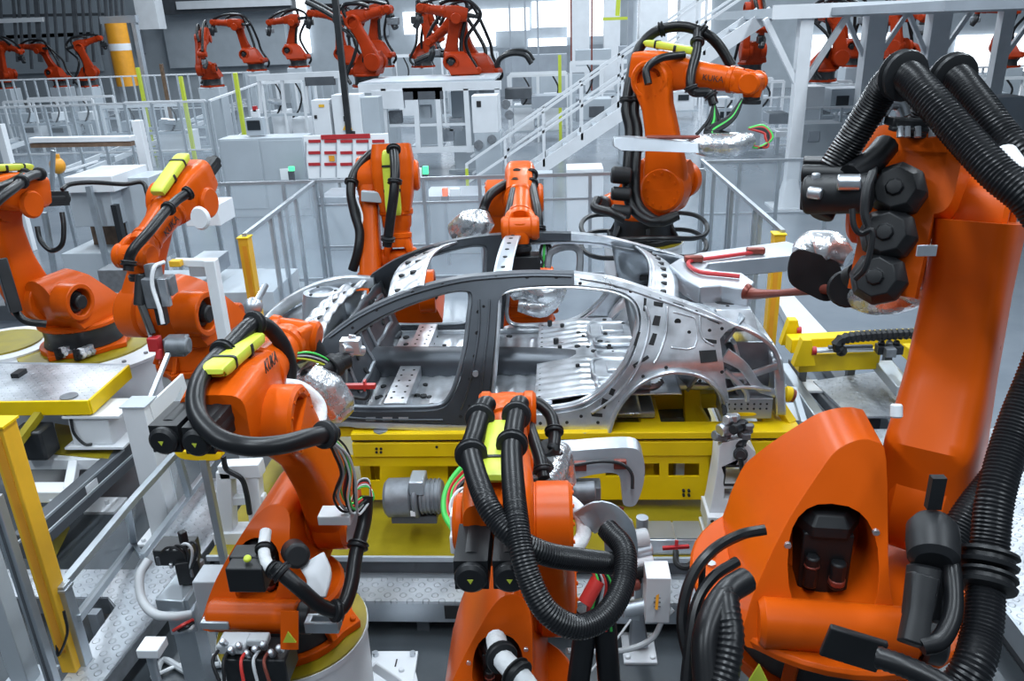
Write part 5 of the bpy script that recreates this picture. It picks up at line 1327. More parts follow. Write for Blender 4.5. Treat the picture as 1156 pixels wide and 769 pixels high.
# white frame behind the front robot with yellow scanner
wf = thing('fixture_stand', 'white open fixture stand behind the front robot', 'stand', at(275,610,z=.4))
yw = at(275,608,z=.4).y
for (p_, q_, w_) in (((258,600),(255,530),.10),((292,600),(286,530),.09),((250,530),(296,528),.10),((252,565),(300,562),.06),((246,606),(300,604),.14)):
    m = MB(); m.bar(at(*p_, y=yw), at(*q_, y=yw), w_, w_); m.build('beam', 'white', wf, bevel=.006)
m = MB(); m.tube([at(252,515,y=yw-.1), at(256,530,y=yw-.1), at(272,540,y=yw-.1), at(278,556,y=yw-.08), at(282,580,y=yw-.06)], .018, 8); m.build('cable', 'black', wf)
sc_ = thing('laser_sensor', 'yellow edge sensor bar under the front robot forearm', 'sensor', at(222,512,D=4.6))
m = MB(); m.sweep([at(202,505,D=4.6), at(210,512,D=4.6), at(244,513,D=4.6), at(246,506,D=4.6)], [.05], [.06], (0,1,0), n=8, power=8); m.build('housing', 'yellow', sc_)
m = MB(); c = at(230,518,D=4.6); m.bar(V(c.x,c.y,.3), c, .04, .04, (0,1,0)); m.build('stem', 'profile', sc_)
# floor base plate with the number one
fp_ = thing('floor_plate', 'white floor plate marked 1 beside the front pedestal', 'plate', at(445,752,z=0))
b = slab([(420,735),(472,735),(466,775),(418,775)], .03, .03); b.build('plate', 'white', fp_, bevel=.003)
text('1', 'number', fp_, at(447,749,z=.033), V(1,0,0), V(0,1,0), .09, 'ink', local=False)
for (px, py) in ((424,740),(466,740)):
    m = MB(); c = at(px, py, z=.03); m.cyl(c, c+V(0,0,.025), .018, n=8); m.build('bolt', 'steel', fp_)

# yellow conveyors on the right behind the car
cv = thing('yellow_conveyor', 'yellow transfer conveyor with black cable chain right of the car', 'conveyor', at(970,400,z=.6))
def beam(p, q, z, w_, h_, nm, mt, par, **k):
    m = MB(); m.bar(at(*p, z=z), at(*q, z=z), w_, h_); return m.build(nm, mt, par, bevel=.008, **k)
beam((890,388),(1064,380),.70,.16,.14,'rear_beam','yellow',cv)
beam((900,408),(990,404),.62,.12,.18,'front_beam','yellow',cv)
beam((905,396),(985,394),.76,.08,.03,'slide_rail','steel',cv)
beam((935,392),(985,391),.80,.04,.03,'slide_cover','darkgrey',cv)
beam((1022,398),(1062,397),.72,.16,.12,'end_beam','yellow',cv)
m = MB(); m.corr([at(952,398,z=.78), at(945,390,z=.86), at(955,382,z=.92), at(1000,378,z=.92), at(1058,376,z=.92)], .055, .05, 8, 6, .25); m.build('cable_chain', 'black', cv)
for (px, py) in ((893,375),(908,398)):
    m = MB(); m.prism([(-.10,-.12),(.10,-.12),(.04,.14),(-.04,.14)], lambda u, v, w, px=px, py=py: at(px,py,z=.75)+V(u,w,v), -.05, .05); m.build('bracket', 'yellow', cv, bevel=.006)
for (px, py) in ((904,373),(921,396)):
    m = MB(); m.cyl(at(px-5,py,z=.78), at(px,py,z=.78), .04, n=12); m.build('red_knob', 'red', cv)
for i, px in enumerate((995,1004,1012)):
    m = MB(); m.box(at(px,394+(i % 2)*3,z=.78), (.09,.10,.08)); m.cyl(at(px,390,z=.82), at(px,386,z=.84), .03, n=10); m.build('carriage_block', ('black','casting','black_metal')[i], cv, bevel=.006)
for (px, py) in ((905,425),(960,418),(1000,415)):
    m = MB(); c = at(px, py, z=.35); m.box(V(c.x, c.y, .28), (.07,.07,.56)); m.build('leg', 'darkgrey', cv)
m = MB(); m.bar(at(996,412,z=.55), at(1022,442,z=.50), .16, .10); tag(m.build('grey_arm', 'profile', None, bevel=.008), 'grey machine arm lying behind the right robot shoulder', 'arm')
sk = thing('track_rail', 'dark floor track between the car and the right conveyor', 'rail', at(930,440,z=.1))
beam((884,415),(930,482),.30,.10,.10,'rail','profile',sk); beam((892,410),(945,470),.24,.05,.10,'side_rail','darkgrey',sk); beam((930,405),(985,480),.12,.14,.12,'lower_rail','darkgrey',sk)
m = MB(); m.box(at(915,436,z=.3), (.20,.26,.02)); tag(m.build('cover_plate', 'white', None), 'white cover plate with arrow mark beside the right track', 'plate')
b = slab([(872,330),(893,330),(946,388),(905,388)], .12, .12); tag(b.build('white_kerb', 'white', None, bevel=.01), 'white kerb beam behind the right yellow conveyor', 'kerb')
# ------------------------------------------------------------------ guard fences round the cell
def fence(label, pts, ztop, posts, zb=.12, rails=(0,), pane=True, w=.045, group='clear panel guard fences', mt='profile', railmt='alu', name='guard_fence', lean=False):
    """pts: photo pixels of the top rail (all at height ztop); posts: fractions along it"""
    P_ = [at(*p, z=ztop) if len(p) == 2 else Vector(p) for p in pts]
    t = thing(name, label, 'fence', (P_[0].x, P_[0].y, 0), 0, group)
    L = [0]
    for a, b in zip(P_, P_[1:]): L.append(L[-1]+(b-a).length)
    def along(f):
        s = f*L[-1]
        for i in range(len(P_)-1):
            if s <= L[i+1]+1e-6: return P_[i].lerp(P_[i+1], (s-L[i])/(L[i+1]-L[i]))
        return P_[-1]
    for a, b in zip(P_, P_[1:]):
        m = MB(); m.bar(a, b, w, w); m.build('top_rail', railmt, t)
        for h in rails:
            if h: m = MB(); m.bar(V(a.x,a.y,h), V(b.x,b.y,h), w*.7, w*.7); m.build('middle_rail', railmt, t)
        m = MB(); m.bar(V(a.x,a.y,zb), V(b.x,b.y,zb), w, w); m.build('bottom_rail', railmt, t)
        if pane:
            m = MB(); m.add([a+V(0,0,-.02), b+V(0,0,-.02), V(b.x,b.y,zb), V(a.x,a.y,zb)], [(0,1,2,3)]); m.build('pane', 'pane', t)
    for f in posts:
        q = along(f); m = MB(); m.bar(V(q.x,q.y,0), q, w*1.1, w*1.1, (0,1,0)); m.build('post', mt, t)
    return t
ZF = 1.60
fence('clear fence running back from the left light curtain post', [(276,266),(355,205)], ZF, (0,.3,.42,.66,.98))
fence('clear fence across the hall behind the car front', [(355,205),(690,196)], ZF, (0,.02,.22,.37,.56,.73,.93), rails=(.62,1.25))
fence('clear fence behind the tall robot base', [(690,196),(795,192)], ZF, (.3,.6,1))
fence('clear fence at the left behind the orange robots', [(178,210),(355,205)], ZF, (.05,.12,.34,.45,.8))
fence('clear fence slanting forward right of the tall robot', [(792,181),(884,262)], ZF, (.02,.22,.45,.48,.75,.8))
fence('clear fence behind the white column on the right', [(795,183),(1000,178)], ZF, (.2,.42,.7,1), rails=(.8,))
p = at(283,360,z=.3); p = at(276,268,z=1.58); 
t = post('light_curtain_post', 'yellow light curtain post left of the car front', 'post', V(p.x,p.y,0), V(p.x,p.y,1.58), .11, .13, 'post_yellow', cap='yellow', group='yellow light curtain posts')
m = MB(); m.bar(V(p.x+.01,p.y-.068,.2), V(p.x+.01,p.y-.068,1.5), .045, .006, (0,1,0)); m.build('sensor_window', 'barrel', t)
p = at(879,264,z=1.58)
t = post('light_curtain_post', 'yellow light curtain post right of the car rear', 'post', V(p.x,p.y,0), V(p.x,p.y,1.58), .11, .13, 'post_yellow', cap='yellow', group='yellow light curtain posts')
m = MB(); m.bar(V(p.x-.01,p.y-.068,.2), V(p.x-.01,p.y-.068,1.5), .045, .006, (0,1,0)); m.build('sensor_window', 'barrel', t)

# two leaning-free white posts and the long shelf beam at the left
p = at(180,262,z=.8); y0 = p.y
q = at(152,136,y=y0); t = post('square_post', 'tall white square post behind the red tipped tool robot', 'post', V(p.x,p.y,0), V(p.x,p.y,q.z), .13, .13, 'white')
p = at(24,235,z=.8); q = at(3,140,y=p.y); t = post('square_post', 'tall white square post at the left picture edge', 'post', V(p.x,p.y,0), V(p.x,p.y,q.z), .13, .13, 'white')
sb = thing('light_barrier', 'long white beam with brown underside at the upper left', 'beam', at(95,160,y=11.5))
m = MB(); m.bar(at(36,158,y=11.5), at(150,156,y=11.5), .16, .07); m.build('top', 'white', sb, bevel=.006)
m = MB(); m.bar(at(37,164,y=11.5), at(150,162,y=11.5), .12, .06); m.build('underside', 'wood', sb)
m = MB(); m.bar(at(60,170,y=11.5), at(58,230,y=11.5), .05, .05, (0,1,0)); m.build('stem', 'profile', sb)
kb = thing('handwheel', 'yellow knob on a stalk below the long white beam', 'knob', at(65,187,y=12.5))
m = MB(); m.sphere(at(65,187,y=12.5), .12, sc=(1,1,1.1)); m.cyl(at(65,180,y=12.5), at(64,174,y=12.5), .04, n=10); m.build('ball', 'barrel', kb)
m = MB(); m.bar(at(72,194,y=12.5), at(110,182,y=13.5), .03, .03); m.build('stalk', 'white', kb)
q = at(65,187,y=12.5); m = MB(); m.bar(V(q.x,12.5,0), V(q.x,12.5,q.z-.1), .05, .05, (0,1,0)); m.build('stand_post', 'profile', kb)

def unit(name, label, cat, boxes, y, group=None, floor=None):
    """a machine or cabinet from front rectangles in photo pixels: (x0,y0,x1,y1, depth, material, part, front offset)"""
    t = thing(name, label, cat, at((boxes[0][0]+boxes[0][2])/2, boxes[0][3], y=y), 0, group)
    if floor is None: floor = name not in ('beacon', 'operator_panel', 'notice_board')
    low = max(range(len(boxes)), key=lambda i: boxes[i][3])
    for ib, (x0, y0, x1, y1, dp, mt, part, off) in enumerate(boxes):
        xm, ym = (x0+x1)/2, (y0+y1)/2
        a = at(x0, ym, y=y); b_ = at(x1, ym, y=y); c = at(xm, y0, y=y); d_ = at(xm, y1, y=y)
        if floor and ib == low: d_.z = 0.
        m = MB(); m.box(((a.x+b_.x)/2, y+dp/2-off, (c.z+d_.z)/2), (abs(b_.x-a.x), dp, abs(c.z-d_.z))); m.build(part, mt, t, bevel=.008 if min(abs(b_.x-a.x), abs(c.z-d_.z)) > .08 else 0)
    if name in ('beacon', 'notice_board') and low is not None:
        x0, y0, x1, y1 = boxes[0][:4]; g = at((x0+x1)/2, y1, y=y)
        for xx in ((g.x,) if name == 'beacon' else (at(x0+4,y1,y=y).x, at(x1-4,y1,y=y).x)):
            if 'cabinet' not in label: m = MB(); m.bar(V(xx,y+.06,0), V(xx,y+.06,g.z+.02), .05, .05, (0,1,0)); m.build('stand_post', 'profile', t)
    return t
unit('control_cabinet', 'wide pale grey control cabinet with two doors behind the fence', 'cabinet', [(252,156,347,238,.7,'light','body',0),(254,158,297,236,.02,'light','door',.02),(299,158,346,236,.02,'light','door',.02),(317,190,333,203,.02,'paper','notice',.05)], 16.5)
t = unit('beacon', 'green topped signal lamp on the wide grey cabinet', 'lamp', [(328,192,334,204,.08,'darkgrey','base',.15),(328,187,334,192,.08,'lamp_green','lamp',.15)], 16.3)
t = unit('operator_panel', 'small operator screen with red and white lamp on the cabinet top', 'screen', [(277,133,297,153,.2,'light','body',0),(279,136,294,147,.02,'screen','screen',.02),(283,124,292,133,.1,'white','lamp_base',0),(285,120,289,126,.1,'red','lamp',0)], 16.8)
brd = unit('notice_board', 'red and white information board behind the fence', 'board', [(345,152,440,201,.05,'paper','panel',0)], 16.2)
for k in range(5):
    for j, yy in enumerate((158,171,184)):
        x0 = 348+k*18; unit_p = None
        a = at(x0, yy, y=16.18); b_ = at(x0+14, yy+3, y=16.18); m = MB(); m.box(((a.x+b_.x)/2, 16.185, (a.z+b_.z)/2), (b_.x-a.x, .02, a.z-b_.z)); m.build('red_header', 'red', brd)
a = at(362,152.5,y=16.18); b_ = at(418,156,y=16.18); m = MB(); m.box(((a.x+b_.x)/2, 16.185, (a.z+b_.z)/2), (b_.x-a.x, .02, a.z-b_.z)); m.build('title_strip', 'red', brd)
a = at(371,176,y=16.18); b_ = at(378,182,y=16.18); m = MB(); m.box(((a.x+b_.x)/2, 16.18, (a.z+b_.z)/2), (b_.x-a.x, .02, a.z-b_.z)); m.build('orange_mark', 'barrel', brd)
for i, x0 in enumerate((345,361.5,379.5,397.5,415.5,433)):
    a = at(x0, 160, y=16.18); c = at(x0, 200, y=16.18); m = MB(); m.bar(a, c, .015, .01, (0,1,0)); m.build('divider', 'midgrey', brd)
unit('switch_cabinet', 'white switch cabinet standing left of the one with the warning triangle', 'cabinet', [(353,113,373,152,.4,'white','body',0),(355,130,358,134,.02,'ink','lock',.02),(360,118,366,121,.02,'post_yellow','mark',.02)], 18)
t = unit('switch_cabinet', 'white switch cabinet with a yellow warning sign and black knobs', 'cabinet', [(376,107,408,153,.5,'white','body',0),(406,110,428,153,.45,'light','side',-.05),(388,131,394,137,.03,'ink','knob',.03),(396,148,401,152,.03,'ink','knob',.03)], 18)
m = MB(); q = at(392,142,y=17.97); m.prism([(-.11,-.09),(.11,-.09),(0,.11)], lambda u, v, w: q+V(u,w,v), -.01, .01); m.build('warning_sign', 'post_yellow', t)
unit('reel_cabinet', 'white cabinet with round reels right of the steel frame', 'cabinet', [(533,108,562,150,.6,'white','body',0),(536,150,566,180,.7,'light','base',0),(538,114,543,121,.02,'ink','lock',.02)], 18)
t = bpy.data.objects['reel_cabinet']
for (px, py) in ((555,158),(540,164),(571,118),(575,130)):
    m = MB(); q = at(px,py,y=17.9); m.cyl(q, q+V(0,.1,0), .10, n=18); m.build('reel', 'casting', t)
unit('beacon', 'green signal lamp on the fence left of the stairs', 'lamp', [(477,197,483,202,.08,'darkgrey','base',0),(477,188,483,197,.08,'lamp_green','lamp',0),(465,190,476,200,.05,'paper','box',0)], 13)
unit('beacon', 'orange signal lamp behind the folded robot', 'lamp', [(498,222,506,228,.1,'darkgrey','base',0),(499,213,505,222,.1,'lamp_orange','lamp',0),(508,213,519,222,.1,'paper','box',0)], 12.5)
unit('white_cabinet', 'white cabinet behind the fence left of the tall robot', 'cabinet', [(640,191,681,268,.6,'white','body',0)], 13.4)
unit('white_cabinet', 'narrow white cabinet between the twin hose robot and the fence', 'cabinet', [(606,198,624,268,.5,'light','body',0),(609,202,614,250,.05,'darkgrey','cable',.03)], 13.4)
unit('low_bench', 'pale low bench behind the folded robot', 'bench', [(480,225,560,262,.8,'light','body',0),(478,221,564,226,.9,'alu','top',.02)], 13.2)
unit('low_bench', 'pale low bench behind the fence at the windscreen', 'bench', [(365,228,425,300,.8,'light','body',0),(360,222,430,228,.9,'alu','top',.02)], 13.6)
# machines behind the left robots
unit('press_machine', 'pale grey machine with an open brown inside behind the left robots', 'machine', [(80,216,128,256,.9,'light','body',.0),(82,257,128,290,.3,'wood','opening',-.5),(78,198,132,216,1.0,'white','hood',.1),(74,286,140,330,.9,'light','base',0),(128,205,165,300,.6,'light','side_cabinet',-.3),(134,230,140,280,.1,'black_metal','cable',.1)], 10.8)
for (px,) in ((104,),):
    t = bpy.data.objects['press_machine']; m = MB(); m.bar(at(100,210,y=10.6), at(124,310,y=10.6), .07, .07, (0,1,0)); m.build('front_post', 'profile', t)
    m = MB(); m.bar(at(50,240,y=10.6), at(62,310,y=10.6), .06, .06, (0,1,0)); m.build('front_post', 'profile', t)
unit('parts_table', 'pale table with dark feeders behind the red tipped tool robot', 'table', [(135,330,270,345,1.0,'light','top',0),(140,345,265,380,.8,'midgrey','base',-.1),(112,305,150,330,.5,'casting','feeder',0),(150,318,175,330,.3,'black_metal','feeder',0),(196,238,236,262,.5,'white','hopper',-.3),(205,300,235,318,.5,'alu','bin',-.2)], 9.2)
unit('parts_table', 'dark cluttered table behind the left edge robot', 'table', [(-10,345,60,362,.9,'darkgrey','top',0),(5,338,30,346,.3,'black_metal','part',0),(38,335,55,345,.3,'casting','part',0),(-8,362,58,385,.7,'midgrey','base',-.1)], 8.6)
unit('roller_table', 'pale plate table behind the car front', 'table', [(238,330,310,352,1.0,'light','top',0),(242,352,305,375,.8,'midgrey','base',-.1)], 9.0)

# ------------------------------------------------------------------ stairs and gallery
YS = 17.5
stt = thing('staircase', 'white steel staircase with double handrails rising to the gallery', 'staircase', at(600,195,y=YS))
def srun(p, q, w, h, nm, y=YS, mt='white'):
    m = MB(); m.bar(at(*p, y=y), at(*q, y=y), w, h); return m.build(nm, mt, stt)
for y in (YS, YS+1.1):
    k = at(600,195,y=YS); 
    a, c = at(600,197,y=YS), at(872,14,y=YS)
    m = MB(); m.bar(V(a.x,y,a.z), V(c.x,y,c.z), .05, .26); m.build('stringer', 'white', stt)
    for (p, q) in (((526,186),(806,-8)),((528,206),(846,-16+8))):
        a, c = at(*p, y=YS), at(*q, y=YS); m = MB(); m.bar(V(a.x,y,a.z), V(c.x,y,c.z), .05, .05); m.build('handrail', 'white', stt)
    for (px, t0, b0) in ((570,157,213),(613,126,188),(657,95,158),(703,62,127),(750,30,95),(798,-2,62)):
        a, c = at(px,t0,y=YS), at(px,b0,y=YS); m = MB(); m.bar(V(a.x,y,a.z), V(a.x,y,c.z), .05, .05, (0,1,0)); m.build('baluster', 'white', stt)
a, c = at(600,197,y=YS), at(872,14,y=YS)
for k in range(15):
    q = a.lerp(c, (k+.5)/15); m = MB(); m.box(V(q.x, YS+.55, q.z), (.26,1.1,.04)); m.build('tread', 'light', stt)
m = MB(); q = at(527,190,y=YS); m.bar(V(q.x,YS,.05), V(q.x,YS,q.z+.1), .06, .06, (0,1,0)); m.build('newel_post', 'white', stt)
m = MB(); m.bar(V(q.x,YS-.02,.3), V(q.x,YS-.02,.75), .065, .065, (0,1,0)); m.build('yellow_band', 'lime', stt)
gl = thing('gallery', 'white gallery deck on columns along the upper right', 'gallery', at(905,235,y=16.2))
x0 = at(872,12,y=16.2).x
zt_, zb_ = at(950,3,y=16.2).z, at(950,18,y=16.2).z
b = rect(x0, 16, 16.2, 22, zb_, zt_-.05); b.build('deck', 'light', gl)
b = rect(x0, 16, 16.1, 16.2, zb_-.02, zt_); b.build('fascia', 'white', gl)
b = rect(at(1046,20,y=12).x, 16, 11.5, 16.1, zb_+.02, zt_-.08); b.build('side_deck', 'midgrey', gl)
def column(px, pyt, pyb, y, w, braces):
    p, q = at(px, pyt, y=y), at(px-10, pyb, y=y); xx = q.x
    m = MB(); m.bar(V(xx,y,0), V(xx,y,zb_), w, w, (0,1,0)); m.build('column', 'white', gl)
    m = MB(); m.box(V(xx,y,.02), (w*3.2,w*3.2,.04)); m.sweep([V(xx,y,.04), V(xx,y,.6)], [w*2,w], [w*2,w], (1,0,0), n=12, power=6, steps=1); m.build('column_foot', 'white', gl)
    for sgn in braces:
        m = MB(); m.bar(V(xx,y,zb_-1.3), V(xx+sgn*.75,y,zb_), .10, .12, (0,1,0)); m.build('brace', 'white', gl)
column(900,30,232,16.3,.24,(-1,1)); column(985,20,130,21.8,.46,(-1,1)); column(1055,20,120,21.8,.46,(-1,1)); column(1128,20,120,21.8,.3,(1,))
# ------------------------------------------------------------------ steel frame with robots in the middle distance
sf = thing('steel_frame', 'white steel frame carrying far robots above the notice board', 'frame', at(480,172,y=20))
def fbeam(p, q, w, h, nm='beam', y=20., mt='white', y2=None):
    m = MB(); m.bar(at(*p, y=y), at(*q, y=y2 or y), w, h, (0,0,1) if abs(p[0]-q[0]) > abs(p[1]-q[1]) else (0,1,0)); return m.build(nm, mt, sf)
for y in (20., 22.5):
    fbeam((405,100),(566,96),.12,.20,y=y); fbeam((440,170),(535,168),.10,.14,y=y)
    for px in (437,473,498,530,565): fbeam((px-4,100),(px,172),.12,.12,'upright',y=y)
fbeam((421,113),(456,112),.2,.42,'panel'); fbeam((290,88),(384,84),.10,.16); fbeam((440,142),(530,140),.06,.06,'rail')
for px in (292,318,345,383): fbeam((px,86),(px+3,128),.07,.07,'upright')
fbeam((455,106),(500,105),.12,.28,'dark_tray',mt='darkgrey'); fbeam((345,92),(378,91),.12,.2,'dark_tray',mt='darkgrey')
m = MB(); a = at(405,96,y=20); c = at(566,94,y=22.5); m.box(((a.x+c.x)/2, 21.3, a.z+.02), (c.x-a.x, 2.6, .05)); m.build('deck', 'light', sf)
for i, (px, py) in enumerate(((447,132),(480,126),(506,152),(515,140))):
    m = MB(); m.box(at(px,py,y=20.5), (.3,.3,.3)); m.build('fitting', ('casting','light','midgrey','alu')[i], sf)

far_spots = [ # px, py of the base, distance y, yaw, a, b, wrist, scale, label
 (8,100,33,-20,10,-15,'red robot half cut by the left picture edge'),
 (70,98,34,170,25,5,'red robot bowing left under the dark pipe racks'),
 (100,98,33,10,-15,15,'red robot raising its arm beside the amber drum'),
 (240,98,27,-80,-20,-40,'dark red robot standing alone before the grey wall panel'),
 (290,80,30,175,15,5,'red robot stretching left beside the grey wall panel'),
 (338,76,30,178,-15,-5,'red robot right of the grey wall panel with its forearm to the left'),
 (398,82,26,180,0,8,'red robot behind the thin black pole'),
 (415,98,22,-10,-25,10,'large red robot at the left end of the white steel frame'),
 (432,76,26,175,-10,-20,'red robot with dark hoses right of the thin black pole'),
 (478,76,27,0,-10,-60,'red robot with drooping forearm above the steel frame'),
 (525,98,22,185,-10,10,'large red robot reaching left at the right end of the white steel frame'),
 (548,98,23,170,20,-35,'red robot crouching at the right end of the white steel frame'),
 (846,84,24,-90,0,-40,'orange red robot behind the upper stairs'),
 (928,92,24,10,-15,5,'red robot under the gallery right of the first column'),
 (964,75,26,190,5,0,'red robot between the first two gallery columns'),
 (1005,76,25,-60,-15,-20,'red robot between the second and third gallery columns'),
 (1028,80,26,200,15,-25,'red robot hidden behind the big black hoses under the gallery'),
 (1135,76,26,160,-10,0,'dark red robot at the right end below the gallery'),
]
far_r = []
for i, (px, py, y, yaw, a, b, lab) in enumerate(far_spots):
    q = at(px, py, y=y); zb0 = max(.3, q.z)
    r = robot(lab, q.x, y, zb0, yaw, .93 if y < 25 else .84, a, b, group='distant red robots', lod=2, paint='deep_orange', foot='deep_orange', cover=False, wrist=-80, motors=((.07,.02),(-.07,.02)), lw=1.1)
    std_hose(r, 2, side=.06)
    hose(r, [r.T, r.T+V(0,.06,-.12), r.T+V(.10,.0,-.3)], .09, False, name='weld_tool', material='black_metal')
    m = MB(); m.box(r.T+r.wd*.12, (.34,.16,.2)); m.build('tool_body', 'casting' if i % 2 else 'black_metal', r.root, local=True, bevel=.03)
    hose(r, [r.F(.5,-.1,.2), r.F(.2,-.16,.34), r.F(-.25,-.15,.30), r.A2+V(-.3,-.15,.5), r.A2+V(-.35,-.1,.0)], .055, False)
    if zb0 > .35:
        t = thing('robot_pedestal', 'plain pale stand under the '+' '.join(lab.split(' with ')[0].split()[:11]), 'pedestal', (q.x, y, 0), 0, 'distant robot stands')
        m = MB(); m.box((q.x, y, zb0/2), (.7,.7,zb0)); m.build('column', 'light', t, bevel=.02)
        m = MB(); m.box((q.x, y, .03), (1.0,1.0,.06)); m.build('foot_plate', 'light', t)

# ------------------------------------------------------------------ distant fences, conveyors and clutter
def yfence(label, y, x0, x1, py_top_left, n, pane=False, mid=True):
    p, q = at(x0, py_top_left[0], y=y), at(x1, py_top_left[1], y=y); zt = max(.5, (p.z+q.z)/2)
    return fence(label, [V(p.x,y,zt), V(q.x,y,zt)], zt, [k/(n-1) for k in range(n)], rails=(zt*.5,) if mid else (0,), pane=pane, w=.05, group='distant guard fences', mt='light', railmt='white')
yfence('long white rail fence below the left red robots', 19, -10, 232, (122,114), 9, True)
yfence('far white rail fence behind the left conveyor', 30, -10, 300, (92,80), 26)
yfence('far white rail fence under the red robots of the middle', 28, 280, 420, (86,80), 13)
yfence('white rail fence under the gallery columns', 20, 905, 1160, (122,116), 12, True)
yfence('far white mesh fence at the upper right', 27, 1000, 1160, (82,72), 14)
yfence('white rail fence beyond the first gallery column', 24, 800, 960, (112,108), 9)
a, c = at(236,114,y=19), at(300,94,y=27)
fence('white rail fence running back from the long left one', [V(a.x,19,a.z), V(c.x,27,a.z)], a.z, (0,.15,.3,.45,.6,.75,.9,1), rails=(a.z*.5,), pane=False, w=.05, group='distant guard fences', mt='light', railmt='white')
for i, (px, t0, b0, y, mt, lab) in enumerate(((163,76,116,26,'lime','lime post left of the brown post in the far fence'),(188,72,106,27,'wood','brown post between two lime posts in the far fence'),(210,86,122,24,'lime','lime post right of the brown post in the far fence'),(272,82,126,22,'lime','lime post left of the operator screen'),(1116,62,104,24,'lime','lime post under the right end of the gallery'),(632,62,84,26,'lime','lime post behind the staircase'))):
    q = at(px, b0, y=y); p = at(px, t0, y=y); post('marker_post', lab, 'post', V(q.x,y,0), V(q.x,y,p.z), .10, .10, mt, group='distant marker posts')
def conveyor(label, p0, p1, z, n, w=.35):
    t = thing('roller_conveyor', label, 'conveyor', at(*p0, z=z), 0, 'distant roller conveyors')
    a, c = at(*p0, z=z), at(*p1, z=z)
    d_ = (c-a).normalized().cross(V(0,0,1))
    for s_ in (-w, w): m = MB(); m.bar(a+d_*s_, c+d_*s_, .08, .14); m.build('side_beam', 'white', t)
    for k in range(n):
        q = a.lerp(c, (k+.5)/n); m = MB(); m.cyl(q-d_*w, q+d_*w, .05, n=8); m.build('roller', 'light', t)
        if k % 3 == 0: m = MB(); m.box(V(q.x,q.y,z/2), (.1,.1,z)); m.build('leg', 'light', t)
        if k % 2: m = MB(); m.box(q+d_*w*1.3+V(0,0,.08), (.18,.18,.16)); m.build('drive_block', 'alu', t)
conveyor('white roller conveyor running away behind the long left fence', (72,198), (285,112), .45, 18)
conveyor('white roller conveyor at the far left before the wall', (-10,170), (150,118), .45, 14)
conveyor('white roller conveyor below the gallery', (870,150), (1100,140), .6, 14)
unit('machine_block', 'grey machine block under the right gallery', 'machine', [(905,98,930,130,.8,'white','body',0),(938,100,975,126,.8,'light','body',0),(944,108,958,119,.05,'screen','screen',.03),(985,95,1000,128,.8,'white','body',0)], 22)
unit('machine_block', 'pale machine block behind the huge robot hoses', 'machine', [(1085,98,1112,128,.8,'white','body',0),(1090,103,1094,107,.03,'post_yellow','mark',.03),(1120,110,1156,160,.8,'light','body',0)], 19)
unit('machine_block', 'low pale machines beyond the white column foot', 'machine', [(905,140,950,172,.8,'light','body',0),(912,148,925,160,.05,'midgrey','vent',.03),(955,150,985,170,.6,'white','body',0),(868,128,890,140,.6,'alu','body',0)], 19)
unit('machine_block', 'pale machines seen below the staircase', 'machine', [(655,112,690,135,.8,'light','body',0),(665,120,682,132,.1,'darkgrey','vent',.03),(600,108,640,122,.8,'midgrey','body',0),(700,130,720,160,.6,'light','body',0),(570,100,600,112,.6,'darkgrey','body',0)], 22)
unit('machine_block', 'grey machine rows in front of the far wall', 'machine', [(570,62,640,82,1.,'midgrey','body',0),(650,56,690,74,1.,'light','body',0),(700,52,720,80,1.,'midgrey','body',0),(600,84,660,92,1.,'light','body',0)], 34)
for i, (px, y) in enumerate(((577,30),(594,30),(608,30),(645,32),(668,32),(668.0,33))):
    q = at(px, 70, y=y); p = at(px, -20, y=y); 
    if i < 5: post('hanging_rod', ('thin grey rod behind the left end of the stairs','second thin grey rod behind the stairs','third thin grey rod behind the stairs','brown red pipe in front of the far wall','dark pipe in front of the far wall')[i], 'pipe', V(q.x,y,0), V(q.x,y,p.z), .06, .06, 'midgrey' if i < 3 else 'copper', group='thin vertical rods')
q = at(392,104,y=18); t = post('pole', 'thin black pole in front of the far red robots', 'pole', V(q.x-.05,18,0), V(q.x-.05,18,at(386,-20,y=18).z), .13, .13, 'black_metal')
q = at(711,60,y=20); t = post('pole', 'thin grey pole beside the stairs', 'pole', V(q.x,20,0), V(q.x,20,at(711,-20,y=20).z), .12, .12, 'midgrey')
for i, (px, w_) in enumerate(((655,.8),(690,.7),(735,1.2),(775,.9))):
    q = at(px, 80, y=38); m = MB(); m.box((q.x, 38, 3.5), (w_, w_, 7)); o = m.build('pillar', 'white'); o['kind'] = 'structure'
q = at(174,40,y=40); m = MB(); m.box((q.x, 40, at(174,33,y=40).z+2), (1.0,.8,4)); o = m.build('pillar_left', 'white'); o['kind'] = 'structure'
dr = thing('amber_drum', 'amber drum with a white band in a grey frame', 'drum', at(140,70,y=36))
a, c = at(139,70,y=36), at(138,26,y=36); r_ = .44
m = MB(); m.cyl(V(a.x,36,a.z-1), V(a.x,36,c.z), r_, n=24); m.build('body', 'barrel', dr)
m = MB(); h_ = (c.z-a.z); m.cyl(V(a.x,36,a.z+h_*.30), V(a.x,36,a.z+h_*.48), r_+.01, n=24); m.build('band', 'white', dr)
for s_ in (-.65,.65): m = MB(); m.box((a.x+s_, 36.4, c.z/2), (.18,.3,c.z)); m.build('frame_post', 'midgrey', dr)
m = MB(); m.box((a.x, 36.4, c.z+.15), (1.6,.3,.3)); m.build('frame_top', 'midgrey', dr)
pr = thing('pipe_rack', 'rack of dark hanging pipes at the upper left', 'rack', at(60,80,y=37))
for i, px in enumerate((4,20,26,36,46,56,66,76,88,98,106,116)):
    q = at(px, 78-(i % 3)*8, y=37); p = at(px-6, -12, y=37); m = MB(); m.bar(q, p, .10 if i % 4 else .2, .10, (0,1,0)); m.build('pipe', 'darkgrey', pr)
m = MB(); m.bar(at(-5,24,y=37), at(50,22,y=37), .3, .18); m.build('lamp_strip', 'white', pr)
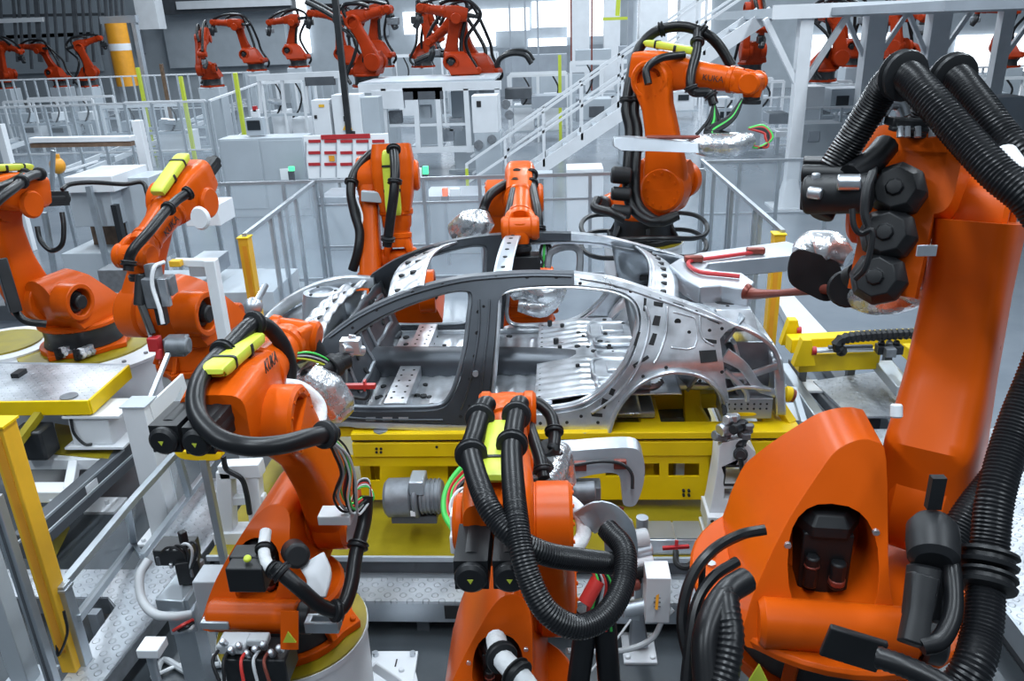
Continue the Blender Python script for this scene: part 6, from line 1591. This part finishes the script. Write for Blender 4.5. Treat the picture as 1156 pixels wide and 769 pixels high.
m = MB(); m.bar(at(0,18,y=37.2), at(120,16,y=37.2), .12, .12); m.build('cross_pipe', 'darkgrey', pr)
for i, px in enumerate((120,126,132,139)):
    m = MB(); m.bar(at(px,20,y=37), at(px-2,-12,y=37), .12, .10, (0,1,0)); m.build('pipe', 'darkgrey', pr)
hk = thing('crane_hook', 'lime hook block hanging near the top edge', 'hook', at(695,20,y=24))
m = MB(); m.bar(at(697,18,y=24), at(699,-14,y=24), .12, .06, (0,1,0)); m.build('hanger', 'lime', hk)
m = MB(); m.box(at(695,21,y=24), (.7,.2,.08)); m.build('bar', 'lime', hk)
# cable arches in the far middle
for i, (pp, lab) in enumerate((([(558,95),(562,70),(575,61),(592,62),(600,72)], 'dark cable arch right of the steel frame'),([(468,70),(490,62),(512,66),(520,82)], 'dark cable arch above the steel frame'),([(345,2),(365,12),(385,24),(398,30)], 'dark hose bundle slanting down beside the black pole'))):
    m = MB(); m.tube([at(x_, y_, y=23+i*.3) for x_, y_ in pp], .07, 8); m.tube([at(x_+3, y_-4, y=23.2+i*.3) for x_, y_ in pp], .04, 8); tag(m.build('cable_arch', 'black'), lab, 'cable')

def station(label, x0, x1, yt, yb, y, seed):
    """a pale assembly station: frame, shelves, cabinets and hanging tools between two photo columns"""
    rnd = random.Random(seed)
    p, q = at(x0, yb, y=y), at(x1, yt, y=y); xa, xb = p.x, at(x1, yb, y=y).x; zt = max(.8, q.z)
    t = thing('assembly_station', label, 'station', ((xa+xb)/2, y, 0), 0, 'distant assembly stations')
    dp = 1.4; n = max(2, int((xb-xa)/.9))
    for i in range(n+1):
        xx = xa+(xb-xa)*i/n
        for yy in (y, y+dp): m = MB(); m.bar(V(xx,yy,0), V(xx,yy,zt), .07, .07, (0,1,0)); m.build('upright', 'white', t)
    for zz in (zt, zt*.55, .35):
        for yy in (y, y+dp): m = MB(); m.bar(V(xa,yy,zz), V(xb,yy,zz), .06, .08); m.build('beam', 'white' if zz == zt else 'light', t)
    for i in range(n):
        xx = xa+(xb-xa)*(i+.5)/n; w_ = (xb-xa)/n*.7
        k = rnd.choice((0,1,2,3)); h_ = zt*rnd.uniform(.25,.45)
        if k != 3: m = MB(); m.box((xx, y+.6, .35+h_/2), (w_, .8, h_)); m.build('cabinet', rnd.choice(('white','light','midgrey','white')), t, bevel=.01)
        if k == 1: m = MB(); m.box((xx, y+.18, .35+h_*.7), (w_*.5, .03, h_*.3)); m.build('screen', 'screen', t)
        m = MB(); m.box((xx+rnd.uniform(-.2,.2), y+.5, zt*.55+.2), (w_*rnd.uniform(.3,.8), .5, .3)); m.build('device', rnd.choice(('light','casting','darkgrey','white','alu')), t, bevel=.02)
        m = MB(); m.tube([V(xx,y+.3,zt), V(xx+.2,y+.2,zt*.8), V(xx+.05,y+.2,zt*.6), V(xx-.2,y+.3,zt*.5)], .03, 6); m.build('hose', 'black', t)
        if k == 2: m = MB(); m.cyl(V(xx-.2,y+.1,zt*.75), V(xx+.2,y+.1,zt*.72), .09, n=10); m.build('cylinder', 'steel', t)
for args in (('pale assembly station seen through the gap left of the first gallery column', 800, 880, 92, 150, 26, 1), ('pale assembly station just right of the first gallery column', 908, 972, 96, 168, 23, 2),
    ('pale assembly station between the second and third gallery columns', 992, 1045, 92, 140, 25, 3), ('pale assembly station at the right edge under the gallery', 1085, 1150, 88, 130, 25, 4),
    ('pale assembly station behind the lower stairs', 575, 640, 84, 130, 27, 5), ('pale assembly station behind the upper stairs', 645, 715, 70, 118, 29, 6),
    ('pale assembly station behind the operator screen', 300, 345, 92, 128, 26, 7), ('low assembly station before the dark pipe rack', 10, 110, 112, 140, 28, 8),
    ('low assembly station behind the long left rail fence', 120, 215, 118, 150, 24, 9), ('long pale assembly station before the far windows', 440, 560, 60, 84, 33, 10),
    ('pale assembly station far back between the stairs and the tall robot', 720, 790, 60, 110, 32, 11)):
    station(*args)
# ------------------------------------------------------------------ light
w = bpy.data.worlds.new('hall_light'); SC.world = w; w.use_nodes = True
w.node_tree.nodes['Background'].inputs['Color'].default_value = (.70, .85, 1.0, 1)
w.node_tree.nodes['Background'].inputs['Strength'].default_value = .25
def lamp(x, y, z, sx, sy, power, col=(.83,.925,1.0), aim=(0,0,-1)):
    ld = bpy.data.lights.new('ceiling_lamp', 'AREA'); ld.shape = 'RECTANGLE'; ld.size = sx; ld.size_y = sy; ld.energy = power; ld.color = col
    o = bpy.data.objects.new('ceiling_lamp', ld); COL.objects.link(o); o.location = (x, y, z)
    o.rotation_euler = Vector(aim).to_track_quat('-Z', 'Y').to_euler()
    return o
for y in (-1, 3.5, 8, 13):
    for x in (-6, 0, 6):
        lamp(x, y, 8.5, .5, 3.2, 360)
for y in (20, 28, 36):
    for x in (-14, -5, 5, 14):
        lamp(x, y, 9.5, 1.0, 5, 800)
SC.view_settings.view_transform = 'Standard'
SC.view_settings.look = 'None'
SC.view_settings.exposure = -.36
SC.view_settings.gamma = 1
SC.view_settings.use_curve_mapping = False
